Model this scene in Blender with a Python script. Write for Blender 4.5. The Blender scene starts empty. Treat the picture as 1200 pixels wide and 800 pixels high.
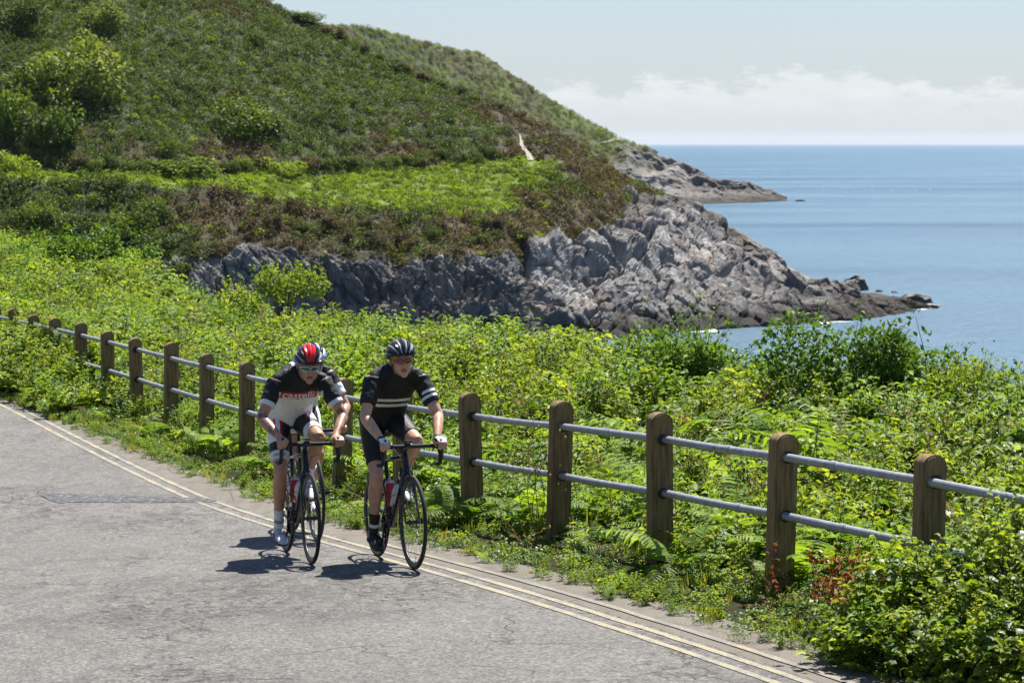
import bpy, bmesh, math, random
import numpy as np
from mathutils import Vector, Matrix, Euler
from mathutils.bvhtree import BVHTree

R = math.radians
random.seed(7)
rng = np.random.default_rng(7)
scene = bpy.context.scene
COL = scene.collection

# ------------------------------------------------------------------ camera
CAMZ = 20.0
PITCH = math.atan(232.5 / 3200.0)
cam_data = bpy.data.cameras.new('camera')
cam_data.sensor_width = 36.0
cam_data.lens = 96.0
cam_data.clip_start = 0.5
cam_data.clip_end = 200000.0
cam_data.dof.use_dof = True
cam_data.dof.focus_distance = 20.3
cam_data.dof.aperture_fstop = 10.0
cam = bpy.data.objects.new('camera', cam_data)
cam.location = (0, 0, CAMZ)
cam.rotation_euler = (R(90) - PITCH, 0, 0)
COL.objects.link(cam)
scene.camera = cam

# ------------------------------------------------------------------ sky, sun, exposure
SUN_EL, SUN_AZ = R(61), R(25)
world = bpy.data.worlds.new('World')
scene.world = world
world.use_nodes = True
wn, wl = world.node_tree.nodes, world.node_tree.links
wn.clear()
w_out = wn.new('ShaderNodeOutputWorld')
w_bg = wn.new('ShaderNodeBackground')
w_bg.inputs['Strength'].default_value = 0.055
w_sky = wn.new('ShaderNodeTexSky')
w_sky.sky_type = 'NISHITA'
w_sky.sun_disc = False
w_sky.sun_elevation = SUN_EL
w_sky.sun_rotation = SUN_AZ
w_sky.altitude = 10
w_sky.air_density = 1.0
w_sky.dust_density = 0.6
w_sky.ozone_density = 2.0
# low fair-weather cumulus: noise on the view direction, squashed near the horizon
w_tc = wn.new('ShaderNodeTexCoord')
w_sep = wn.new('ShaderNodeSeparateXYZ')
wl.new(w_tc.outputs['Generated'], w_sep.inputs[0])
def wmath(op, a, b=None, c=None, clamp=False):
    n = wn.new('ShaderNodeMath'); n.operation = op; n.use_clamp = clamp
    for i, v in enumerate((a, b, c)):
        if v is None: continue
        if isinstance(v, (int, float)): n.inputs[i].default_value = v
        else: wl.new(v, n.inputs[i])
    return n.outputs[0]
w_az = wmath('ARCTAN2', w_sep.outputs[0], w_sep.outputs[1])
w_el = w_sep.outputs[2]
w_cv = wn.new('ShaderNodeCombineXYZ')
wl.new(wmath('MULTIPLY', w_az, 60.0), w_cv.inputs[0])
wl.new(wmath('MULTIPLY', w_el, 170.0), w_cv.inputs[1])
w_n1 = wn.new('ShaderNodeTexNoise'); w_n1.inputs['Scale'].default_value = 1.1
w_n1.inputs['Detail'].default_value = 9; w_n1.inputs['Roughness'].default_value = 0.62
wl.new(w_cv.outputs[0], w_n1.inputs['Vector'])
w_cv2 = wn.new('ShaderNodeCombineXYZ')
wl.new(wmath('MULTIPLY', w_az, 14.0), w_cv2.inputs[0])
w_n2 = wn.new('ShaderNodeTexNoise'); w_n2.inputs['Scale'].default_value = 1.0
w_n2.inputs['Detail'].default_value = 2
wl.new(w_cv2.outputs[0], w_n2.inputs['Vector'])
# cloud top height (in sine of elevation) varies along the horizon
w_top = wmath('MULTIPLY_ADD', w_n2.outputs[0], 0.030, 0.0085)
w_top = wmath('MULTIPLY_ADD', wmath('SUBTRACT', w_n1.outputs[0], 0.5), 0.030, w_top)
w_edge = wmath('MULTIPLY', wmath('SUBTRACT', w_top, w_el), 220.0, clamp=True)
w_base = wmath('MULTIPLY_ADD', w_el, 62.0, -0.08, clamp=True)
w_shade = wmath('MULTIPLY_ADD', w_n1.outputs[0], 0.9, 0.25, clamp=True)
w_mask = wmath('MULTIPLY', wmath('MULTIPLY', w_edge, w_base), w_shade)
w_mask = wmath('MULTIPLY', w_mask, 0.95, clamp=True)
w_mix = wn.new('ShaderNodeMix'); w_mix.data_type = 'RGBA'
wl.new(w_mask, w_mix.inputs['Factor'])
w_tint = wn.new('ShaderNodeMix'); w_tint.data_type = 'RGBA'; w_tint.blend_type = 'MULTIPLY'
w_tint.inputs['Factor'].default_value = 1.0
RGBA = lambda n, k, io: [s for s in getattr(n, io) if s.name == k and s.type == 'RGBA'][0]
wl.new(w_sky.outputs[0], RGBA(w_tint, 'A', 'inputs'))
RGBA(w_tint, 'B', 'inputs').default_value = (0.73, 0.81, 1.0, 1)      # the camera's cool white balance
w_hz = wn.new('ShaderNodeMix'); w_hz.data_type = 'RGBA'                 # pale sea haze low in the sky, all round
wl.new(wmath('MULTIPLY', wmath('EXPONENT', wmath('MULTIPLY', wmath('ABSOLUTE', w_el), -16.0)), 0.8), w_hz.inputs['Factor'])
wl.new(RGBA(w_tint, 'Result', 'outputs'), RGBA(w_hz, 'A', 'inputs'))
RGBA(w_hz, 'B', 'inputs').default_value = (5.0, 5.55, 6.0, 1)
wl.new(RGBA(w_hz, 'Result', 'outputs'), RGBA(w_mix, 'A', 'inputs'))
RGBA(w_mix, 'B', 'inputs').default_value = (6.9, 7.1, 7.2, 1)
wl.new(RGBA(w_mix, 'Result', 'outputs'), w_bg.inputs['Color'])
wl.new(w_bg.outputs[0], w_out.inputs[0])

sun_data = bpy.data.lights.new('sun', 'SUN')
sun_data.energy = 4.4
sun_data.angle = R(0.53)
sun_data.color = (1.0, 0.955, 0.88)
sun = bpy.data.objects.new('sun', sun_data)
SUN_DIR = Vector((math.cos(SUN_EL) * math.sin(SUN_AZ), math.cos(SUN_EL) * math.cos(SUN_AZ), math.sin(SUN_EL)))
sun.rotation_euler = SUN_DIR.to_track_quat('Z', 'Y').to_euler()
sun.location = (20, 30, 80)
COL.objects.link(sun)

scene.view_settings.view_transform = 'Standard'
scene.view_settings.look = 'None'
scene.view_settings.exposure = 1.2
scene.view_settings.gamma = 1.0
scene.render.engine = 'CYCLES'
scene.cycles.use_denoising = True
scene.cycles.max_bounces = 8
scene.cycles.transparent_max_bounces = 8
scene.cycles.diffuse_bounces = 3
scene.cycles.transmission_bounces = 6
scene.cycles.caustics_reflective = False
scene.cycles.caustics_refractive = False

# ------------------------------------------------------------------ helpers
def link(o, parent=None):
    COL.objects.link(o)
    if parent is not None:
        o.parent = parent
    return o

def tag(o, label=None, cat=None, group=None, kind=None):
    if label: o['label'] = label
    if cat: o['category'] = cat
    if group: o['group'] = group
    if kind: o['kind'] = kind
    return o

def empty(name, loc=(0, 0, 0), rot=(0, 0, 0)):
    o = bpy.data.objects.new(name, None)
    o.location = loc; o.rotation_euler = rot
    o.empty_display_size = 0.1
    COL.objects.link(o)
    return o

def mesh_from(name, verts, faces, mats=None, mat_idx=None, smooth=False):
    me = bpy.data.meshes.new(name)
    if isinstance(verts, np.ndarray): verts = verts.tolist()
    if isinstance(faces, np.ndarray): faces = faces.tolist()
    me.from_pydata(verts, [], faces)
    if mats is not None:
        for m in (mats if isinstance(mats, (list, tuple)) else [mats]): me.materials.append(m)
    if mat_idx is not None:
        me.polygons.foreach_set('material_index', np.asarray(mat_idx, dtype=np.int32))
    if smooth:
        me.polygons.foreach_set('use_smooth', np.ones(len(me.polygons), dtype=bool))
    me.update()
    return me

def add(name, me, parent=None, loc=None, rot=None):
    o = bpy.data.objects.new(name, me)
    if loc is not None: o.location = loc
    if rot is not None: o.rotation_euler = rot
    return link(o, parent)

class MB:
    """collects simple shapes for one mesh"""
    def __init__(self): self.v = []; self.f = []
    def put(self, vs, fs):
        k = len(self.v)
        self.v += [tuple(v) for v in vs]; self.f += [tuple(i + k for i in f) for f in fs]
        return self
    def box(self, c, s, M=None):
        x, y, z = s[0] / 2, s[1] / 2, s[2] / 2
        vs = [Vector((a * x, b * y, d * z)) for a in (-1, 1) for b in (-1, 1) for d in (-1, 1)]
        if M is not None: vs = [M @ v for v in vs]
        vs = [v + Vector(c) for v in vs]
        return self.put(vs, [(0, 1, 3, 2), (4, 6, 7, 5), (0, 4, 5, 1), (2, 3, 7, 6), (0, 2, 6, 4), (1, 5, 7, 3)])
    def tube(self, pts, rad, seg=10, closed=False, cap=True, flat=None):
        """sweep along points; rad is a number or list; flat=(axis vector, factor) squashes"""
        pts = [Vector(p) for p in pts]; n = len(pts)
        rads = [rad] * n if isinstance(rad, (int, float)) else list(rad)
        rings = []; prev = None
        for i, p in enumerate(pts):
            if closed: t = pts[(i + 1) % n] - pts[i - 1]
            else: t = pts[min(i + 1, n - 1)] - pts[max(i - 1, 0)]
            t = t.normalized() if t.length > 1e-9 else Vector((0, 0, 1))
            if prev is None:
                a = Vector((0, 0, 1)) if abs(t.z) < .9 else Vector((1, 0, 0))
                u = t.cross(a).normalized()
            else:
                u = (prev - t * prev.dot(t)).normalized()
            prev = u; w = t.cross(u)
            ring = []
            for k in range(seg):
                an = 2 * math.pi * k / seg
                off = (u * math.cos(an) + w * math.sin(an)) * rads[i]
                if flat is not None:
                    ax = Vector(flat[0]); off = off - ax * off.dot(ax) * (1 - flat[1])
                ring.append(p + off)
            rings.append(ring)
        vs = [v for r in rings for v in r]; fs = []
        m = n if closed else n - 1
        for i in range(m):
            j = (i + 1) % n
            for k in range(seg):
                k2 = (k + 1) % seg
                fs.append((i * seg + k, i * seg + k2, j * seg + k2, j * seg + k))
        if cap and not closed:
            fs.append(tuple(reversed(range(seg)))); fs.append(tuple((n - 1) * seg + k for k in range(seg)))
        return self.put(vs, fs)
    def ring(self, c, axis, R_, r, seg=48, sec=8, squash=1.0):
        """torus round axis; squash scales the section along the axis"""
        c = Vector(c); a = Vector(axis).normalized()
        b = Vector((0, 0, 1)) if abs(a.z) < .9 else Vector((1, 0, 0))
        u = a.cross(b).normalized(); w = a.cross(u)
        vs = []; fs = []
        for i in range(seg):
            t = 2 * math.pi * i / seg
            d = u * math.cos(t) + w * math.sin(t)
            for k in range(sec):
                s = 2 * math.pi * k / sec
                vs.append(c + d * (R_ + r * math.cos(s)) + a * (r * squash * math.sin(s)))
        for i in range(seg):
            j = (i + 1) % seg
            for k in range(sec):
                l = (k + 1) % sec
                fs.append((i * sec + k, j * sec + k, j * sec + l, i * sec + l))
        return self.put(vs, fs)
    def lathe(self, c, axis, prof, seg=24):
        """prof: list of (height along axis, radius)"""
        c = Vector(c); a = Vector(axis).normalized()
        b = Vector((0, 0, 1)) if abs(a.z) < .9 else Vector((1, 0, 0))
        u = a.cross(b).normalized(); w = a.cross(u)
        vs = []; fs = []
        for h, r in prof:
            for k in range(seg):
                t = 2 * math.pi * k / seg
                vs.append(c + a * h + (u * math.cos(t) + w * math.sin(t)) * r)
        for i in range(len(prof) - 1):
            for k in range(seg):
                l = (k + 1) % seg
                fs.append((i * seg + k, i * seg + l, (i + 1) * seg + l, (i + 1) * seg + k))
        fs.append(tuple(reversed(range(seg)))); n = len(prof) - 1
        fs.append(tuple(n * seg + k for k in range(seg)))
        return self.put(vs, fs)
    def ell(self, c, r, M=None, seg=16, rings=10):
        vs = []; fs = []
        for i in range(rings + 1):
            th = math.pi * i / rings
            for k in range(seg):
                ph = 2 * math.pi * k / seg
                v = Vector((r[0] * math.sin(th) * math.cos(ph), r[1] * math.sin(th) * math.sin(ph), r[2] * math.cos(th)))
                if M is not None: v = M @ v
                vs.append(v + Vector(c))
        for i in range(rings):
            for k in range(seg):
                l = (k + 1) % seg
                fs.append((i * seg + k, (i + 1) * seg + k, (i + 1) * seg + l, i * seg + l))
        return self.put(vs, fs)
    def mesh(self, name, mats=None, smooth=True):
        me = mesh_from(name, self.v, self.f, mats, smooth=smooth)
        bm = bmesh.new(); bm.from_mesh(me)
        bmesh.ops.remove_doubles(bm, verts=bm.verts, dist=1e-6)
        bmesh.ops.recalc_face_normals(bm, faces=bm.faces)
        bm.to_mesh(me); bm.free()
        return me
    def build(self, name, mat, parent=None, smooth=True, loc=None, rot=None):
        me = self.mesh(name, mat, smooth)
        if smooth:
            me.set_sharp_from_angle(angle=R(40))
        return add(name, me, parent, loc, rot)

# ---- numpy gradient noise
_perm = np.random.default_rng(11).permutation(512).astype(np.int64)
_perm = np.concatenate([_perm, _perm, _perm, _perm])
_g3 = np.random.default_rng(12).normal(size=(512, 3)); _g3 /= np.linalg.norm(_g3, axis=1)[:, None]
def pnoise(x, y, z=None):
    x = np.asarray(x, float); y = np.asarray(y, float)
    z = np.zeros_like(x) if z is None else np.asarray(z, float)
    xi, yi, zi = np.floor(x).astype(np.int64), np.floor(y).astype(np.int64), np.floor(z).astype(np.int64)
    xf, yf, zf = x - xi, y - yi, z - zi
    u, v, w = (t * t * t * (t * (t * 6 - 15) + 10) for t in (xf, yf, zf))
    out = 0
    for dx in (0, 1):
        for dy in (0, 1):
            for dz in (0, 1):
                h = _perm[(_perm[(_perm[(xi + dx) & 511] + yi + dy) & 511] + zi + dz) & 511]
                g = _g3[h]
                d = g[..., 0] * (xf - dx) + g[..., 1] * (yf - dy) + g[..., 2] * (zf - dz)
                out = out + d * (u if dx else 1 - u) * (v if dy else 1 - v) * (w if dz else 1 - w)
    return out * 1.6
def fbm(x, y, z=None, oct=4, gain=.5, ridged=False):
    a = 1.0; s = 0.0; tot = 0.0
    x = np.asarray(x, float); y = np.asarray(y, float); z = np.zeros_like(x) if z is None else np.asarray(z, float)
    for i in range(oct):
        n = pnoise(x + 17.3 * i, y - 9.1 * i, z + 3.7 * i)
        if ridged: n = 1 - 2 * np.abs(n)
        s = s + a * n; tot += a
        a *= gain; x = x * 2.03; y = y * 2.03; z = z * 2.03
    return s / tot

# ---- pixel of the photograph (1200 x 800) to a direction / point, used to survey the place
def ray(px, py):
    u = (px - 600.0) / 3200.0; v = (400.0 - py) / 3200.0
    cp, sp = math.cos(PITCH), math.sin(PITCH)
    return Vector((u, cp + v * sp, -sp + v * cp))
def at_depth(px, py, y):
    d = ray(px, py); return d * (y / d.y) + Vector((0, 0, CAMZ))
def at_height(px, py, z):
    d = ray(px, py); return d * ((z - CAMZ) / d.z) + Vector((0, 0, CAMZ))

# ------------------------------------------------------------------ materials
def mat(name):
    m = bpy.data.materials.new(name); m.use_nodes = True
    nt = m.node_tree; nt.nodes.clear()
    out = nt.nodes.new('ShaderNodeOutputMaterial')
    return m, nt, out
class NT:
    """small wrapper to write node trees"""
    def __init__(self, name):
        self.m, self.nt, self.out = mat(name)
    def n(self, t, **kw):
        nd = self.nt.nodes.new(t)
        for k, v in kw.items(): setattr(nd, k, v)
        return nd
    def l(self, a, b): self.nt.links.new(a, b)
    def set(self, inp, v):
        if hasattr(v, 'is_output') or isinstance(v, bpy.types.NodeSocket): self.l(v, inp)
        else: inp.default_value = v
    def coord(self, kind='Object', scale=(1, 1, 1), rot=(0, 0, 0)):
        tc = self.n('ShaderNodeTexCoord'); mp = self.n('ShaderNodeMapping')
        mp.inputs['Scale'].default_value = scale; mp.inputs['Rotation'].default_value = rot
        self.l(tc.outputs[kind], mp.inputs[0]); return mp.outputs[0]
    def noise(self, vec=None, scale=5, detail=4, rough=.55, dist=0, out=0):
        nd = self.n('ShaderNodeTexNoise')
        nd.inputs['Scale'].default_value = scale; nd.inputs['Detail'].default_value = detail
        nd.inputs['Roughness'].default_value = rough; nd.inputs['Distortion'].default_value = dist
        if vec is not None: self.l(vec, nd.inputs['Vector'])
        return nd.outputs[out]
    def voro(self, vec=None, scale=5, feature='F1', out='Distance'):
        nd = self.n('ShaderNodeTexVoronoi'); nd.feature = feature
        nd.inputs['Scale'].default_value = scale
        if vec is not None: self.l(vec, nd.inputs['Vector'])
        return nd.outputs[out]
    def ramp(self, fac, stops, interp='LINEAR'):
        nd = self.n('ShaderNodeValToRGB'); cr = nd.color_ramp; cr.interpolation = interp
        while len(cr.elements) > 1: cr.elements.remove(cr.elements[-1])
        for i, (p, c) in enumerate(stops):
            if isinstance(c, (int, float)): c = (c, c, c)
            e = cr.elements[0] if i == 0 else cr.elements.new(p)
            e.position = p; e.color = (*c[:3], 1)
        self.l(fac, nd.inputs[0]); return nd.outputs[0]
    def mix(self, fac, a, b, mode='MIX'):
        nd = self.n('ShaderNodeMix'); nd.data_type = 'RGBA'; nd.blend_type = mode
        for k, v in (('Factor', fac), ('A', a), ('B', b)):
            if isinstance(v, tuple): v = (*v[:3], 1)
            self.set(nd.inputs[k], v) if k == 'Factor' else self.set([s for s in nd.inputs if s.name == k and s.type == 'RGBA'][0], v)
        return [s for s in nd.outputs if s.type == 'RGBA'][0]
    def math(self, op, a, b=0.0, clamp=False):
        nd = self.n('ShaderNodeMath'); nd.operation = op; nd.use_clamp = clamp
        self.set(nd.inputs[0], a); self.set(nd.inputs[1], b); return nd.outputs[0]
    def attr(self, name, out='Fac', typ='GEOMETRY'):
        nd = self.n('ShaderNodeAttribute'); nd.attribute_name = name; nd.attribute_type = typ
        return nd.outputs[out]
    def bump(self, h, strength=.3, dist=.01, normal=None):
        nd = self.n('ShaderNodeBump'); nd.inputs['Strength'].default_value = strength
        nd.inputs['Distance'].default_value = dist; self.l(h, nd.inputs['Height'])
        if normal is not None: self.l(normal, nd.inputs['Normal'])
        return nd.outputs[0]
    def pbsdf(self, color, rough=.6, metal=0.0, normal=None, spec=None, **kw):
        b = self.n('ShaderNodeBsdfPrincipled')
        if isinstance(color, tuple): color = (*color[:3], 1)
        self.set(b.inputs['Base Color'], color); self.set(b.inputs['Roughness'], rough)
        self.set(b.inputs['Metallic'], metal)
        if spec is not None: b.inputs['Specular IOR Level'].default_value = spec
        if normal is not None: self.l(normal, b.inputs['Normal'])
        for k, v in kw.items(): self.set(b.inputs[k], v)
        return b.outputs[0]
    def done(self, shader): self.l(shader, self.out.inputs[0]); return self.m

def simple(name, color, rough=.5, metal=0.0, var=.15, scale=40, bump=0.0, **kw):
    t = NT(name)
    co = t.coord('Object')
    n = t.noise(co, scale, 4)
    c2 = tuple(min(1, c * (1 + var)) for c in color); c1 = tuple(c * (1 - var) for c in color)
    c = t.ramp(n, [(.3, c1), (.7, c2)])
    nm = t.bump(n, bump, .004) if bump else None
    return t.done(t.pbsdf(c, rough, metal, nm, **kw))

# ------------------------------------------------------------------ the road's own coordinates
# t runs along the fence away from the camera, n across it towards the sea; the fence stands on n = 0
# the line bends very gently
F0 = np.array([1.71, 17.3])
_ct = np.linspace(-60, 200, 2601); _sn = np.interp(_ct, [-60, -2, 0, 5.4, 9, 30, 200], [.42, .392, .383, .366, .346, .343, .33])
_dx = -_sn; _dy = np.sqrt(1 - _sn ** 2); _i0 = int(np.argmin(np.abs(_ct)))
_cx = np.cumsum(_dx) * .1; _cy = np.cumsum(_dy) * .1; _cx += F0[0] - _cx[_i0]; _cy += F0[1] - _cy[_i0]
ROAD_T = [-40, -10, -1.8, 0, 1.8, 3.6, 5.4, 9, 12.6, 16.2, 21.6, 30, 60, 160]
ROAD_Z = [-2.6, -2.78, -2.87, -2.915, -2.98, -3.07, -3.17, -3.33, -3.42, -3.48, -3.56, -3.75, -4.4, -6.0]
_ts = np.linspace(-40, 160, 2001); _zs = np.interp(_ts, ROAD_T, ROAD_Z)
_k = np.exp(-0.5 * (np.arange(-30, 31) / 11.0) ** 2); _k /= _k.sum()
_zs = np.convolve(np.pad(_zs, 30, mode='edge'), _k, mode='valid')
def road_z(t): return np.interp(t, _ts, _zs) + CAMZ
def TN(x, y):
    t = (y - F0[1]) / .935
    for _ in range(6):
        px, py, ux, uy = (np.interp(t, _ct, a) for a in (_cx, _cy, _dx, _dy))
        t = t + (x - px) * ux + (y - py) * uy
    px, py, ux, uy = (np.interp(t, _ct, a) for a in (_cx, _cy, _dx, _dy))
    return t, (x - px) * uy - (y - py) * ux
def XY(t, n):
    px, py, ux, uy = (np.interp(t, _ct, a) for a in (_cx, _cy, _dx, _dy))
    return px + n * uy, py - n * ux
def heading(t): return math.atan2(float(np.interp(t, _ct, _dy)), float(np.interp(t, _ct, _dx))) - math.pi / 2
def road_hit(px, py):
    d = ray(px, py); z = CAMZ - 3.1
    for _ in range(12):
        p = d * ((z - CAMZ) / d.z); t, n = TN(p.x, p.y); z = float(road_z(t))
    return Vector((p.x, p.y, z))
CREST_T = [-40, -6, 0, 4, 8, 11, 15, 18.5, 26, 35, 44, 59, 80, 160]
CREST_Z = [-1.9, -1.95, -2.0, -2.05, -2.1, -2.25, -2.15, -2.35, -2.7, -2.86, -2.55, -2.5, -2.4, -2.4]
def canopy(t, n):
    """height of the top of the undergrowth"""
    t = np.asarray(t, float); n = np.asarray(n, float)
    r = road_z(t); c = np.interp(t, CREST_T, CREST_Z) + CAMZ
    s = np.clip((n - 0.1) / 3.6, 0, 1); s = s * s * (3 - 2 * s)
    edge = np.clip((n + 0.85) / 0.7, 0, 1)
    left = np.clip((t - 14) / 10, 0, 1)                       # grown in round the posts further down the hill
    low = r + edge * (0.10 + 0.42 * np.clip(n + .05, 0, 1.0)) + left * .35 * np.clip((n + .45) / .4, 0, 1)
    z = low * (1 - s) + np.maximum(c, low) * s
    return z
def bank_drop(t, n):
    return np.clip(n - 5.6 - 0.5 * np.sin(np.asarray(t) * .31), 0, None)
def bank_ground(t, n):
    t = np.asarray(t, float); n = np.asarray(n, float)
    h = np.clip((n - 0.0) / 1.2, 0, 1) * 0.62
    z = canopy(t, n) - h - 0.02
    edge = np.clip((n + 0.75) / 0.5, 0, 1)
    z = np.where(n < 0, road_z(t) + edge * .05, z)
    z = z - bank_drop(t, n) * 1.0
    return z

def grid_mesh(name, P, mats, smooth=True):
    """P: (rows, cols, 3) array"""
    nr, nc = P.shape[:2]
    me = bpy.data.meshes.new(name)
    me.vertices.add(nr * nc); me.vertices.foreach_set('co', P.reshape(-1).astype(np.float32))
    i = np.arange(nr - 1)[:, None] * nc + np.arange(nc - 1)[None, :]
    q = np.stack([i, i + 1, i + nc + 1, i + nc], -1).reshape(-1, 4)
    me.loops.add(q.size); me.loops.foreach_set('vertex_index', q.reshape(-1).astype(np.int32))
    me.polygons.add(len(q)); me.polygons.foreach_set('loop_start', np.arange(0, q.size, 4, dtype=np.int32))
    me.polygons.foreach_set('use_smooth', np.full(len(q), smooth))
    for m in (mats if isinstance(mats, (list, tuple)) else [mats]): me.materials.append(m)
    me.update(calc_edges=True); me.validate()
    return me
def set_color(me, name, arr):
    a = me.attributes.new(name, 'FLOAT_COLOR', 'POINT')
    rgba = np.ones((len(me.vertices), 4), np.float32); rgba[:, :arr.shape[1]] = arr
    a.data.foreach_set('color', rgba.reshape(-1))

# ---- asphalt
def asphalt_material():
    t = NT('asphalt')
    co = t.coord('Object')
    fine = t.noise(co, 95, 5, .75)
    chips = t.voro(co, 130)
    mid = t.noise(co, 6, 6, .65)
    big = t.noise(co, .55, 4, .6)
    # lengthwise wear along the wheel tracks
    along = t.coord('Object', (1.4, .16, 1), (0, 0, R(-20.2)))
    wear = t.noise(along, 1.6, 5, .6)
    spk = t.noise(co, 48, 3, .8)
    c = t.ramp(t.math('ADD', t.math('MULTIPLY', fine, .35), t.math('MULTIPLY', spk, .65)), [(.39, (.020, .019, .017)), (.46, (.098, .093, .085)), (.54, (.172, .163, .149)), (.61, (.37, .350, .318))])
    cell = t.n('ShaderNodeTexVoronoi'); cell.inputs['Scale'].default_value = 62; t.l(co, cell.inputs['Vector'])
    cr = t.n('ShaderNodeSeparateColor'); t.l(cell.outputs['Color'], cr.inputs[0])
    c = t.mix(.55, c, t.ramp(cr.outputs[0], [(.0, (.022, .021, .020)), (.22, (.10, .097, .09)), (.6, (.17, .165, .153)), (1, (.37, .355, .33))]))
    c = t.mix(t.math('MULTIPLY', wear, .25), c, t.ramp(chips, [(.0, (.20, .195, .185)), (.5, (.125, .122, .117))]), 'MIX')
    c = t.mix(.8, c, t.ramp(big, [(.3, (.66, .64, .61)), (.7, (.98, .96, .92))]), 'MULTIPLY')
    # worn, ravelled streaks where the dark binder and grit show
    rav = t.noise(t.coord('Object', (1.0, .42, 1), (0, 0, R(52))), 5.5, 8, .72, .9)
    zone = t.noise(co, .33, 3, .5)
    rmask = t.math('MULTIPLY', t.ramp(rav, [(.48, 0), (.60, 1)]), t.ramp(zone, [(.38, .12), (.62, 1)]))
    gritty = t.ramp(t.noise(co, 42, 5, .8), [(.38, (.022, .021, .020)), (.55, (.10, .095, .09)), (.7, (.20, .19, .18))])
    c = t.mix(t.math('MULTIPLY', rmask, .85), c, gritty)
    # smooth bluish bald patches
    bald = t.ramp(t.noise(t.coord('Object', (.9, .45, 1), (0, 0, R(60))), 1.1, 3, .5), [(.64, 0), (.78, 1)])
    c = t.mix(t.math('MULTIPLY', bald, .55), c, (.135, .137, .140))
    # cracks
    wob = t.n('ShaderNodeVectorMath'); wob.operation = 'ADD'
    t.l(co, wob.inputs[0])
    nz = t.n('ShaderNodeTexNoise'); nz.inputs['Scale'].default_value = 2.2; nz.inputs['Detail'].default_value = 5
    t.l(co, nz.inputs['Vector'])
    sc = t.n('ShaderNodeVectorMath'); sc.operation = 'SCALE'; sc.inputs['Scale'].default_value = .9
    t.l(nz.outputs['Color'], sc.inputs[0]); t.l(sc.outputs[0], wob.inputs[1])
    ck = t.voro(wob.outputs[0], .62, 'DISTANCE_TO_EDGE')
    crack = t.math('MULTIPLY', t.ramp(ck, [(.0, 1), (.010, 0)]), t.ramp(t.noise(co, .9, 2), [(.48, 0), (.6, 1)]))
    c = t.mix(t.math('MULTIPLY', crack, .8), c, (.045, .043, .04))
    # crazed bands, running aslant down the lane
    ck2 = t.voro(wob.outputs[0], 4.6, 'DISTANCE_TO_EDGE')
    band = t.noise(t.coord('Object', (1.0, .30, 1), (0, 0, R(38))), .75, 4, .6)
    craze = t.math('MULTIPLY', t.ramp(ck2, [(.02, 1), (.085, 0)]), t.ramp(band, [(.50, 0), (.60, 1)]))
    craze = t.math('MULTIPLY', craze, t.ramp(t.noise(co, 9, 4, .7), [(.42, 0), (.55, 1)]))
    c = t.mix(t.math('MULTIPLY', craze, .85), c, (.030, .028, .026))
    h = t.math('ADD', t.math('MULTIPLY', fine, .6), t.math('MULTIPLY', mid, .4))
    h = t.math('SUBTRACT', h, t.math('MULTIPLY', t.math('ADD', crack, craze), 1.2))
    h = t.math('SUBTRACT', h, t.math('MULTIPLY', rmask, t.noise(co, 42, 5, .8)))
    return t.done(t.pbsdf(c, .78, 0, t.bump(h, .75, .012), spec=.35))
M_ASPHALT = asphalt_material()

def strip(name, n0, n1, t0, t1, dz, m, dn=.5, dtt=.5, wob=None, parent=None):
    nt_ = max(2, int((t1 - t0) / dtt) + 1); nn = max(2, int((n1 - n0) / dn) + 1)
    T, N = np.meshgrid(np.linspace(t0, t1, nt_), np.linspace(n0, n1, nn), indexing='ij')
    if wob is not None:
        N = N + wob(T) * (np.abs(N - n1) < 1e-6) + (wob(T + 50) * (np.abs(N - n0) < 1e-6) if wob.__name__ == 'both' else 0)
    N = N + np.where(N > -1.6, .38 * np.clip((T - 9) / 15, 0, 1), 0)      # the carriageway widens a little down the hill
    X, Y = XY(T, N)
    P = np.stack([X, Y, road_z(T) + dz + 0 * X], -1)
    return add(name, grid_mesh(name, P, m), parent)

road = strip('road', -7.2, -1.19, -38, 150, 0.0, M_ASPHALT, .5, .4)
tag(road, kind='structure')

def verge_material():
    t = NT('gutter_strip')
    co = t.coord('Object')
    fine = t.noise(co, 80, 5, .7); big = t.noise(co, 1.6, 5, .65)
    along = t.noise(t.coord('Object', (6, .5, 1), (0, 0, R(-20.2))), 1.2, 5, .65)
    c = t.ramp(fine, [(.3, (.085, .073, .058)), (.5, (.165, .148, .122)), (.72, (.245, .222, .186))])
    c = t.mix(t.ramp(along, [(.42, 0), (.68, .75)]), c, (.12, .10, .075))
    c = t.mix(t.ramp(big, [(.52, 0), (.75, .7)]), c, (.13, .105, .075))
    # what is left of an older yellow line
    ck = t.voro(co, .9, 'DISTANCE_TO_EDGE')
    c = t.mix(t.ramp(ck, [(0, .8), (.012, 0)]), c, (.07, .06, .05))
    h = t.math('ADD', fine, big)
    return t.done(t.pbsdf(c, .85, 0, t.bump(h, .6, .012), spec=.3))
M_VERGE = verge_material()
def wob_v(T): return .07 * pnoise(T * 1.3, T * 0 + 2) + .05 * pnoise(T * 4.1, T * 0 + 7)
verge = strip('pavement_edge', -1.19, -0.62, -38, 150, 0.0, M_VERGE, .16, .12, wob_v)
tag(verge, kind='structure')

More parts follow.
